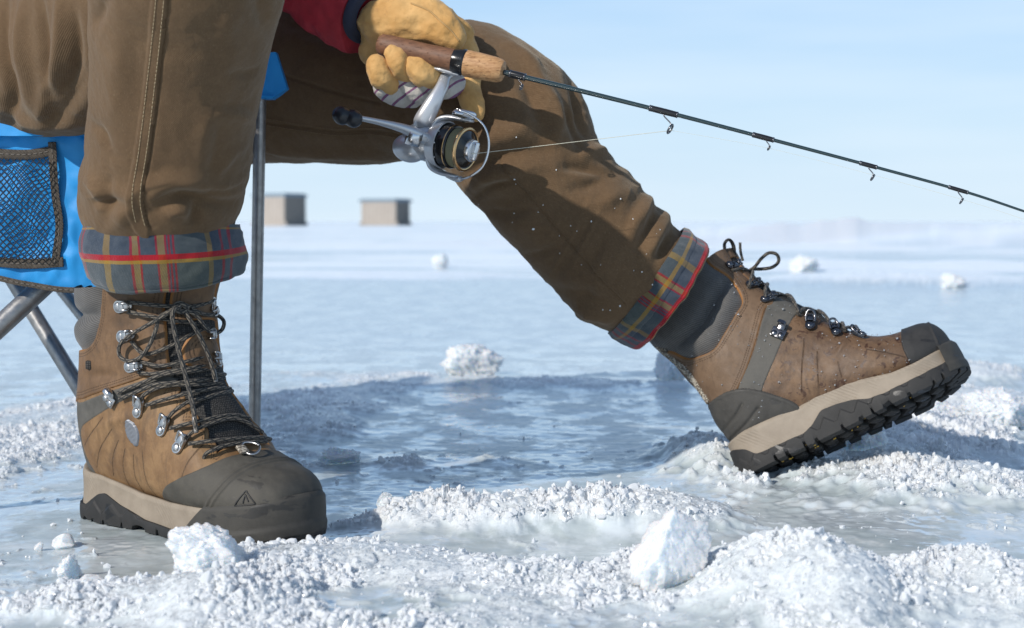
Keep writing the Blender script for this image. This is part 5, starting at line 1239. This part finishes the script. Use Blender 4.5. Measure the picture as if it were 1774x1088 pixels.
for px, s, foot in ((903, .55, 20), (1163, 1.0, 34), (1332, .45, 26), (1512, .62, 24), (1668, .55, 22)):
    p, t, r = rod_at(px); t = t/np.linalg.norm(t); dn = np.array([0, -.25, -1.0]); dn = dn-t*(t@dn); dn /= np.linalg.norm(dn); sd_ = np.cross(t, dn)
    q0, _, _ = rod_at(px-foot); q1, _, _ = rod_at(px+8); mb = MB()
    wr_ = np.linspace(0, 1, 40)[:, None]; mb.tube(q0*(1-wr_)+q1*wr_, r*(1.38+.10*np.sin(wr_[:, 0]*np.pi)), 14)
    o = rbuild(mb, 'guide_wrap', BLACKP)
    for e in (q0, q0+(q1-q0)*.06, q1):
        mb = MB(); mb.tube(np.array([e-t*.0006, e+t*.0006]), r*1.5, 14); rbuild(mb, 'wrap_ring', GUN, o)
    mb = MB(); hgt = .0125*s+.002; base = p-t*.006*s; mb.tube(catmull([base+dn*r, base+dn*(r+.003*s)+t*.002*s, p+dn*(r+hgt*.55)+t*.004*s, p+dn*(r+hgt*.8)+t*.006*s], 20), .00075*(.6+.4*s), 8)
    cc = p+dn*(r+hgt)+t*.006*s; a = np.linspace(0, 2*np.pi, 40); R_ = .0052*s
    tilt = (t*.9+dn*.25); tilt /= np.linalg.norm(tilt); e1 = dn-tilt*(tilt@dn); e1 /= np.linalg.norm(e1); e2 = np.cross(tilt, e1)
    mb.tube(cc+R_*(np.cos(a)[:, None]*e1+np.sin(a)[:, None]*e2), .0011*(.5+.5*s), 10); rbuild(mb, 'line_guide', GUN)
# --- the reel
RAX = np.array([.84, -.50, -.20]); RAX /= np.linalg.norm(RAX); RUP = np.array([.16, -.05, 1.0]); RUP = RUP-RAX*(RAX@RUP); RUP /= np.linalg.norm(RUP); RSD = np.cross(RUP, RAX)
RO = P(803, 258, 1.795); ML = np.eye(4); ML[:3, 0] = np.cross(RUP, RAX)*-1; ML[:3, 1] = RUP; ML[:3, 2] = RAX; ML[:3, 0] = np.cross(ML[:3, 1], ML[:3, 2]); ML[:3, 3] = RO
def rl(prof, name, mat, parent, n=64, auto=35):
    v, f = lathe(prof, n); mb = MB(); mb.add(xf(ML, v), f); return rbuild(mb, name, mat, parent, auto=auto)
def lp(x, y, z): return xf(ML, np.array([[x, y, z]]))[0]      # x side, y up, z forward
mb = MB()
# gear housing, stem and foot are one casting
sv4, sf4 = ICO[4]
mb.add(xf(ML, sv4*[.0165, .021, .026]+[.0, -.002, -.056]), sf4); mb.add(xf(ML, sv4*[.013, .016, .022]+[-.004, -.012, -.068]), sf4)
stem = [lp(0, .014, -.056), P(735, 208, 1.815), P(752, 176, 1.813), P(766, 150, 1.818), P(773, 132, 1.826), P(786, 123, 1.83)]
mb.tube(catmull(stem, 50), np.interp(np.linspace(0, 1, 50), [0, .2, .5, .8, 1], [.0125, .0115, .0078, .0062, .0060]), 20, flat=.7)
mb.tube(catmull([P(742, 116, 1.822), P(765, 121, 1.818), P(790, 128, 1.815), P(808, 132, 1.812)], 24), np.interp(np.linspace(0, 1, 24), [0, .3, .7, 1], [.0015, .0052, .0055, .002]), 16, flat=.5)
REEL = rbuild(mb, 'spinning_reel', SILVP, auto=60); REEL['label'] = 'silver spinning reel with black and gold spool'
rl([(.0001, -.041), (.016, -.041), (.0235, -.037), (.0262, -.030), (.0268, -.024), (.0255, -.0235), (.0255, -.03), (.0001, -.032)], 'rotor', SILVP, REEL)
ROT = bpy.data.objects['rotor']
mb = MB()
for sy in (1, -1):
    c = catmull([lp(0, .018*sy, -.039), lp(0, .0275*sy, -.033), lp(0, .0312*sy, -.022), lp(0, .0315*sy, -.006), lp(0, .0318*sy, .004 if sy > 0 else -.001)], 40)
    m1 = MB(); m1.tube(c, np.interp(np.linspace(0, 1, 40), [0, .3, .8, 1], [.0135, .0115, .0075, .0055]), 18, flat=.30, up=RUP)
    rbuild(m1, 'rotor_arm', SILVP, REEL)
rl([(.0001, -.031), (.0232, -.031), (.0243, -.029), (.0243, -.0115), (.0236, -.0100), (.0205, -.0095), (.0001, -.0095)], 'spool_skirt', BLACKP, REEL)
for z0 in (-.0275, -.0135): rl([(.0244, z0), (.0247, z0+.0003), (.0247, z0+.0010), (.0244, z0+.0013)], 'trim_ring', GOLD if z0 > -.02 else SILVP, REEL)
LINE_M = simple('olive_braid', (.20, .18, .10), .6); _w = LINE_M.n('TexWave', 'Fac', props={'bands_direction': 'Z'}, Vector=LINE_M.map(LINE_M.coord('Object'), rot=(0, -.55, 0)), Scale=700, Distortion=2); LINE_M.set('Normal', LINE_M.bump(_w, .5, .0006)); LINE_M.set('Base Color', LINE_M.mix(_w, (.13, .12, .06), (.26, .24, .14)))
rl([(.019, -.0105), (.0222, -.0095), (.0226, -.004), (.0220, .0012), (.019, .002)], 'spooled_line', LINE_M, REEL)
rl([(.0215, .0005), (.0242, .0012), (.0250, .0028), (.0244, .0044), (.0226, .0050), (.0215, .0046)], 'spool_lip', GOLD, REEL)
rl([(.0226, .0046), (.0205, .0040), (.0150, .0062), (.0125, .0085), (.0120, .0088)], 'spool_face', BLACKP, REEL)
rl([(.0122, .006), (.0126, .012), (.0118, .0138), (.0090, .0142), (.0085, .0135), (.0001, .0135)], 'drag_knob', SILV, REEL)
mb = MB(); mb.box(lp(0, 0, .0155), .0075, .0205, .006, M=ML, bev=.0018); rbuild(mb, 'knob_grip', SILV, bpy.data.objects['drag_knob'], auto=40)
# faint raised lettering-like scale marks on the skirt are too small to read; plain rivets instead
mb = MB()
for a in (2.5, 3.1, 3.8):
    dv = lathe([(.0012, 0), (.0010, .0006), (.0001, .0007)], 14); c_, s_ = math.cos(a), math.sin(a)
    mb.add(xf(frame_z(lp(.0242*c_, .0242*s_, -.024), ML[:3, 0]*c_+ML[:3, 1]*s_, RAX), dv[0]), dv[1])
o = rbuild(mb, 'spool_rivets', SILV, REEL)
# bail
top_, bot_ = lp(0, .0325, .003), lp(0, -.0325, -.001)
dB = 1.775
bl = catmull([top_, P(795, 193, 1.778), P(812, 197, dB), P(836, 215, dB), P(846, 240, dB), P(845, 266, dB), P(835, 290, dB), P(815, 305, 1.778), bot_+RAX*.006, bot_], 120)
mb = MB(); mb.tube(bl, .00125, 12); rbuild(mb, 'bail_wire', SILV, REEL)
mb = MB(); mb.tube(catmull([top_-RAX*.010-RUP*.002, top_+RAX*.000+RUP*.004, P(790, 194, 1.778), P(803, 197, 1.776)], 30), np.interp(np.linspace(0, 1, 30), [0, .4, .7, 1], [.0050, .0062, .0048, .0034]), 16, flat=.6); rbuild(mb, 'line_roller', SILV, REEL)
mb = MB(); mb.tube(catmull([bot_-RAX*.012, bot_-RUP*.002, bot_+RAX*.005], 20), [.0058]*20, 16, flat=.5); rbuild(mb, 'bail_pivot', SILVP, REEL)
# crank
mb = MB(); ck = [P(742, 242, 1.80), P(727, 236, 1.79), P(712, 228, 1.785), P(690, 220, 1.782), P(655, 211, 1.778), P(620, 204, 1.775)]
mb.tube(catmull(ck, 60), np.interp(np.linspace(0, 1, 60), [0, .2, .35, .5, .8, 1], [.0095, .0088, .0085, .0070, .0042, .0036]), 18, flat=.75); CR = rbuild(mb, 'crank_handle', SILVP, REEL)
vk, fk = blob_chain([[(590, 199, 1.775, 15), (593, 201, 1.768, 16)], [(595, 202, 1.773, 13), (612, 205, 1.773, 15)], [(612, 205, 1.775, 15.5), (613, 206, 1.768, 15.5)]], .001, 0, 1, 3)
o = mesh('crank_knob', vk-RM, fk, simple('black_rubber_knob', (.010, .011, .014), .4).m, CR)
mb = MB(); mb.tube(np.array([P(706, 234, 1.786), P(728, 241, 1.79)]), .0098, 24); rbuild(mb, 'crank_collar', SILV, CR)
# line: from the spool over the guides
LN = Mat('fishing_line'); LN.set('Base Color', (.55, .53, .42)); LN.set('Roughness', .4)
g1, t1, r1 = rod_at(1163)
gp = P(1163, 226, 1.742); mb = MB(); mb.tube(catmull([P(818, 266, 1.777), P(850, 263, 1.776), gp], 40), .00030, 6)
pts = [gp]+[P(px, py, rod_at(px)[0][1]-.001) for px, py in ((1332, 257), (1512, 303), (1668, 346), (1774, 380), (1900, 424))]
mb.tube(catmull(pts, 80), .00013, 5); rbuild(mb, 'line', LN)
# ------------------------------------------------------------------ folding camp chair
CHAIR = empty('camp_chair', P(60, 300, 1.75)*[1, 1, 0]); CM = np.array(CHAIR.location); TC = np.eye(4); TC[:3, 3] = -CM
tag(CHAIR, 'blue fabric folding camp chair with grey tube legs and a net side pocket', 'camp chair')
def cb(mb, name, mat, parent=None, **k): return mb.build(name, mat.m, parent or CHAIR, M=TC, **k)
BLUE = Mat('blue_polyester')
def _bl(m):
    co = m.coord('Object'); n = m.noise(co, 20, 4); m.set('Base Color', m.mix(m.rng(n, .3, .7), (.008, .21, .53), (.014, .27, .63))); m.set('Roughness', .55); m.set('Specular IOR Level', .4)
    m.set('Normal', m.bump(m.noise(co, 900, 2), .25, .0006))
_bl(BLUE)
TUBE = Mat('grey_steel_tube'); _c2 = TUBE.coord('Object'); TUBE.set('Base Color', TUBE.mix(TUBE.rng(TUBE.noise(_c2, 60, 5), .35, .7), (.24, .235, .23), (.36, .35, .34))); TUBE.set('Metallic', .75); TUBE.set('Roughness', TUBE.rng(TUBE.noise(_c2, 200, 3), .3, .7, .28, .5))
TRIM = Mat('dark_webbing'); _c3 = TRIM.coord('Object'); TRIM.set('Base Color', TRIM.mix(TRIM.rng(TRIM.noise(_c3, 300, 3), .3, .7), (.045, .036, .028), (.095, .078, .060))); TRIM.set('Roughness', .85)
_tw = TRIM.n('TexWave', 'Fac', props={'bands_direction': 'DIAGONAL'}, Vector=_c3, Scale=180); TRIM.set('Normal', TRIM.bump(_tw, .6, .001))
def leg(px0, py0, d0, px1, py1, d1, r, name='leg', to_ground=None):
    a, b = P(px0, py0, d0), P(px1, py1, d1)
    if to_ground: b = a+(b-a)*((a[2]-.002)/(a[2]-b[2]))
    mb = MB(); mb.tube(np.array([a+(b-a)*t for t in np.linspace(0, 1, 24)]), r, 24, True); o = cb(mb, name, TUBE, auto=50)
    if to_ground:
        m2 = MB(); u = (a-b)/np.linalg.norm(a-b); m2.tube(np.array([b-u*.002, b+u*.030]), r*1.35, 20); cb(m2, 'foot', simple('black_foot', (.015, .015, .015), .6), o, auto=50)
    return o
leg(452, 90, 1.955, 441, 735, 1.975, .0074, 'front_post', True)
leg(92, 480, 1.735, -30, 592, 1.70, .0112, 'leg', True)
leg(10, 465, 1.93, 162, 712, 1.885, .0092, 'leg', True)
leg(95, 486, 2.22, 160, 568, 2.18, .0088, 'leg', True)
# near side panel: a sheet with depth, hung from the seat edge
def sheet(name, outline_top, outline_bot, depth, thick, mat, nx=120, ny=90, wr=.002, seed=1, parent=None, bulge=0):
    t = np.linspace(0, 1, nx); T0 = catmull(outline_top, nx); B0 = catmull(outline_bot, nx); k = np.linspace(0, 1, ny)
    px = T0[None, :, 0]*(1-k[:, None])+B0[None, :, 0]*k[:, None]; py = T0[None, :, 1]*(1-k[:, None])+B0[None, :, 1]*k[:, None]
    dd = depth+.0*px; p = np.array([[P(a, b, depth) for a, b in zip(r1, r2)] for r1, r2 in zip(px, py)])
    w = wr*(fbm(p[..., 0]*26, p[..., 2]*20, seed=seed, o=3)*1.4+.8*(1-2*np.abs(fbm(p[..., 0]*14+p[..., 2]*16, p[..., 2]*12-p[..., 0]*9, seed=seed+3, o=2))))+bulge*np.sin(np.pi*k)[:, None]*np.sin(np.pi*t)[None]
    f_ = p.copy(); f_[..., 1] -= w+thick/2; b_ = p.copy(); b_[..., 1] += -w+thick/2
    n = nx*ny; F = grid_faces(ny, nx, False); ring = np.concatenate([np.arange(nx), np.arange(1, ny)*nx+nx-1, (ny-1)*nx+np.arange(nx-2, -1, -1), np.arange(ny-2, 0, -1)*nx]); r2 = np.roll(ring, -1)
    V = np.concatenate([f_.reshape(-1, 3), b_.reshape(-1, 3)]); side = np.stack([ring, r2, r2+n, ring+n], -1)
    return mesh(name, V-CM, [F, F[:, ::-1]+n, side], mat.m, parent or CHAIR, auto=50), f_
PAN, pf_ = sheet('side_panel', [(-330, 200), (-100, 205), (60, 210), (190, 205)], [(-330, 452), (-60, 470), (40, 488), (110, 500), (182, 500)], 1.70, .004, BLUE, wr=.0048, seed=4)
sheet('seat', [(-420, 175), (-100, 195), (60, 205), (190, 200)], [(-420, 240), (-100, 236), (60, 238), (190, 236)], 1.705, .05, BLUE, wr=.002, seed=5)
# wide seat cloth from the near edge to the far edge
mb = MB(); v, f = box_np(.50, .52, .012, .004); mb.add(v+[-.72, 1.98, .375], f); cb(mb, 'seat_cloth', BLUE, auto=40)
mb = MB(); v, f = box_np(.012, .50, .42, .004); a = -.28; Ry = np.array([[math.cos(a), 0, math.sin(a)], [0, 1, 0], [-math.sin(a), 0, math.cos(a)]]); mb.add(v@Ry.T+[-.99, 2.0, .58], f); cb(mb, 'backrest', BLUE, auto=40)
# far corner pocket of the seat that wraps the front post
crn, _ = sheet('corner_pocket', [(425, 95), (450, 93), (480, 92)], [(425, 165), (470, 172), (499, 154)], 1.945, .02, BLUE, 30, 30, .0015, 7)
_s2, _ = sheet('corner_fold', [(430, 160), (455, 166), (478, 168)], [(430, 172), (455, 171), (474, 172)], 1.943, .024, BLUE, 20, 12, .001, 8, parent=crn)
def webbing(line, w, depth, name='trim', stitch=True):
    c = catmull(line, 90) if len(line) > 2 else resample(line, 60); p = np.array([P(x, y, depth) for x, y in c]); mb = MB()
    p = p+np.stack([0*p[:, 0], .0012*fbm(p[:, 0]*40, p[:, 2]*40, seed=2, o=2), 0*p[:, 0]], -1)
    mb.tube(p, w*depth/FPX/2, 20, flat=.16, up=(0, -1, 0)); o = cb(mb, name, TRIM, PAN)
    if stitch:
        s = np.concatenate([[0], np.cumsum(np.linalg.norm(np.diff(p, axis=0), axis=1))]); m2 = MB()
        for t0 in np.arange(.002, s[-1]-.004, .0058):
            q = np.stack([np.interp(np.linspace(t0, t0+.0036, 5), s, p[:, k]) for k in range(3)], -1); q[:, 1] -= w*depth/FPX/2*.16+.0001; m2.tube(q, .0005, 6)
        cb(m2, 'trim_stitching', simple('grey_thread', (.16, .14, .12), .8), o)
    return o
DP = 1.693
webbing([(-320, 262), (-60, 264), (40, 268), (88, 262)], 17, DP); webbing([(-320, 440), (-60, 450), (40, 457), (110, 454)], 17, DP)
webbing([(90, 246), (92, 290), (96, 340), (103, 390), (99, 430), (94, 460)], 14, DP-.001); webbing([(-330, 456), (-60, 474), (40, 491), (110, 502), (184, 502)], 10, DP-.001, stitch=True)
# the net pocket: real hexagonal mesh strands
NET = simple('black_net', (.012, .014, .018), .7); mb = MB(); cell = 11.2; k = 0
def netpt(x, y): return P(x, y, DP-.004-.006*math.exp(-((y-370)/90)**2)+.0009*math.sin(x*.05+y*.03))
for r in range(0, 29):
    y0 = 276+r*6.1; pts = []
    for c in range(-26, 18):
        x = -10+c*5.6+ (2*math.sin(r*.5)); up_ = ((c+r) % 2) == 0
        pts.append((x, y0+(3.0 if up_ else -3.0)))
    pts = [q for q in pts if q[0] < 90+ (q[1]-276)*.06]
    P3 = np.array([netpt(*q) for q in pts]); P3 = resample(P3, len(pts)*3); mb.tube(P3, .00062, 5, False)
o = cb(mb, 'pocket_net', NET, PAN); o['kind'] = 'stuff'
# ------------------------------------------------------------------ ice huts far out
HUTW = Mat('weathered_hut_board')
def _hw(m):
    co = m.coord('Object'); w = m.n('TexWave', 'Fac', props={'bands_direction': 'X'}, Vector=co, Scale=1.1, Distortion=.4)
    m.set('Base Color', m.mix(m.rng(m.noise(m.map(co, (6, 6, .6)), 2, 4), .3, .7), m.mix(m.rng(w, .8, .95), (.35, .31, .27), (.26, .225, .195)), (.40, .36, .32))); m.set('Roughness', .85)
_hw(HUTW)
HUT_SHADED = Mat('shaded_hut_board'); HUT_SHADED.set('Base Color', (.19, .185, .17)); HUT_SHADED.set('Roughness', .85)  # same boards on the unlit sides, their shade put into the colour
def hut(label, pxl, pxc, pxr, pytop, pybase, d, door):
    a, b, c = P(pxl, pybase, d), P(pxc, pybase, d-1.0), P(pxr, pybase, d+1.6); z0 = 0.0; zt = P(pxc, pytop, d)[2]
    base = empty('ice_hut', (b[0], b[1], 0)); tag(base, label, 'ice hut', 'ice huts on the horizon'); B = np.array([b[0], b[1], 0])
    def wall(p, q, th, mat, name='wall'):
        u = (q-p)*[1, 1, 0]; L_ = np.linalg.norm(u); u /= L_; n = np.array([u[1], -u[0], 0]); M = np.eye(4); M[:3, 0] = u; M[:3, 1] = n; M[:3, 3] = (p+q)/2*[1, 1, 0]-B
        mb = MB(); mb.box(xf(M, [[0, 0, zt/2]])[0], L_, th, zt, M=M, bev=.02)
        for k in np.arange(-L_/2+.15, L_/2, .3): mb.box(xf(M, [[k, th*.55, zt/2]])[0], .04, .03, zt-.1, M=M)
        return mb.build(name, mat.m, base, smooth=False), M, L_
    w1, M1, L1 = wall(a, b, .1, HUTW); w2, M2, L2 = wall(b, c, .1, HUT_SHADED)
    e = a+c-b; wall(e, a, .1, HUTW); wall(c, e, .1, HUT_SHADED)
    ctr = (a+c)/2*[1, 1, 0]-B; mb = MB(); u = M1[:3, 0]; M = np.eye(4); M[:3, 0] = u; M[:3, 1] = M2[:3, 0]-u*(u@M2[:3, 0]); M[:3, 1] /= np.linalg.norm(M[:3, 1])
    v, f = box_np(L1*1.04+.2, L2+.2, .16, .03); mb.add(v@M[:3, :3].T+ctr+[0, 0, zt+.08], f)
    v, f = box_np(L1*1.0, L2*.98, .10, .03); mb.add(v@M[:3, :3].T+ctr+[0, 0, zt+.20], f)
    mb.build('roof', simple('blue_grey_roof', (.17, .235, .29), .6).m, base, smooth=False)
    mb = MB(); mb.box(xf(M1, [[door*L1, -.09, zt*.62]])[0], .55, .06, .55, M=M1, bev=.01); mb.build('window', simple('hut_window', (.62, .60, .58), .3).m, base, smooth=False)
    mb = MB(); mb.box(xf(M2, [[0, -.09, zt*.42]])[0], .8, .06, zt*.8, M=M2, bev=.01); mb.build('door', simple('hut_door', (.09, .09, .085), .7).m, base, smooth=False)
    for p in (a, b, c): 
        mb = MB(); mb.box(p*[1, 1, 0]-B+[0, 0, .12], .35, .35, .24, bev=.03); mb.build('skid', HUTW.m, base, smooth=False)
hut('tan ice hut with a blue roof, just right of the chair post', 440, 493, 529, 341, 389, 112, -.05)
hut('tan ice hut with a blue roof standing alone below the raised thigh', 627, 686, 709, 350, 390, 118, .1)
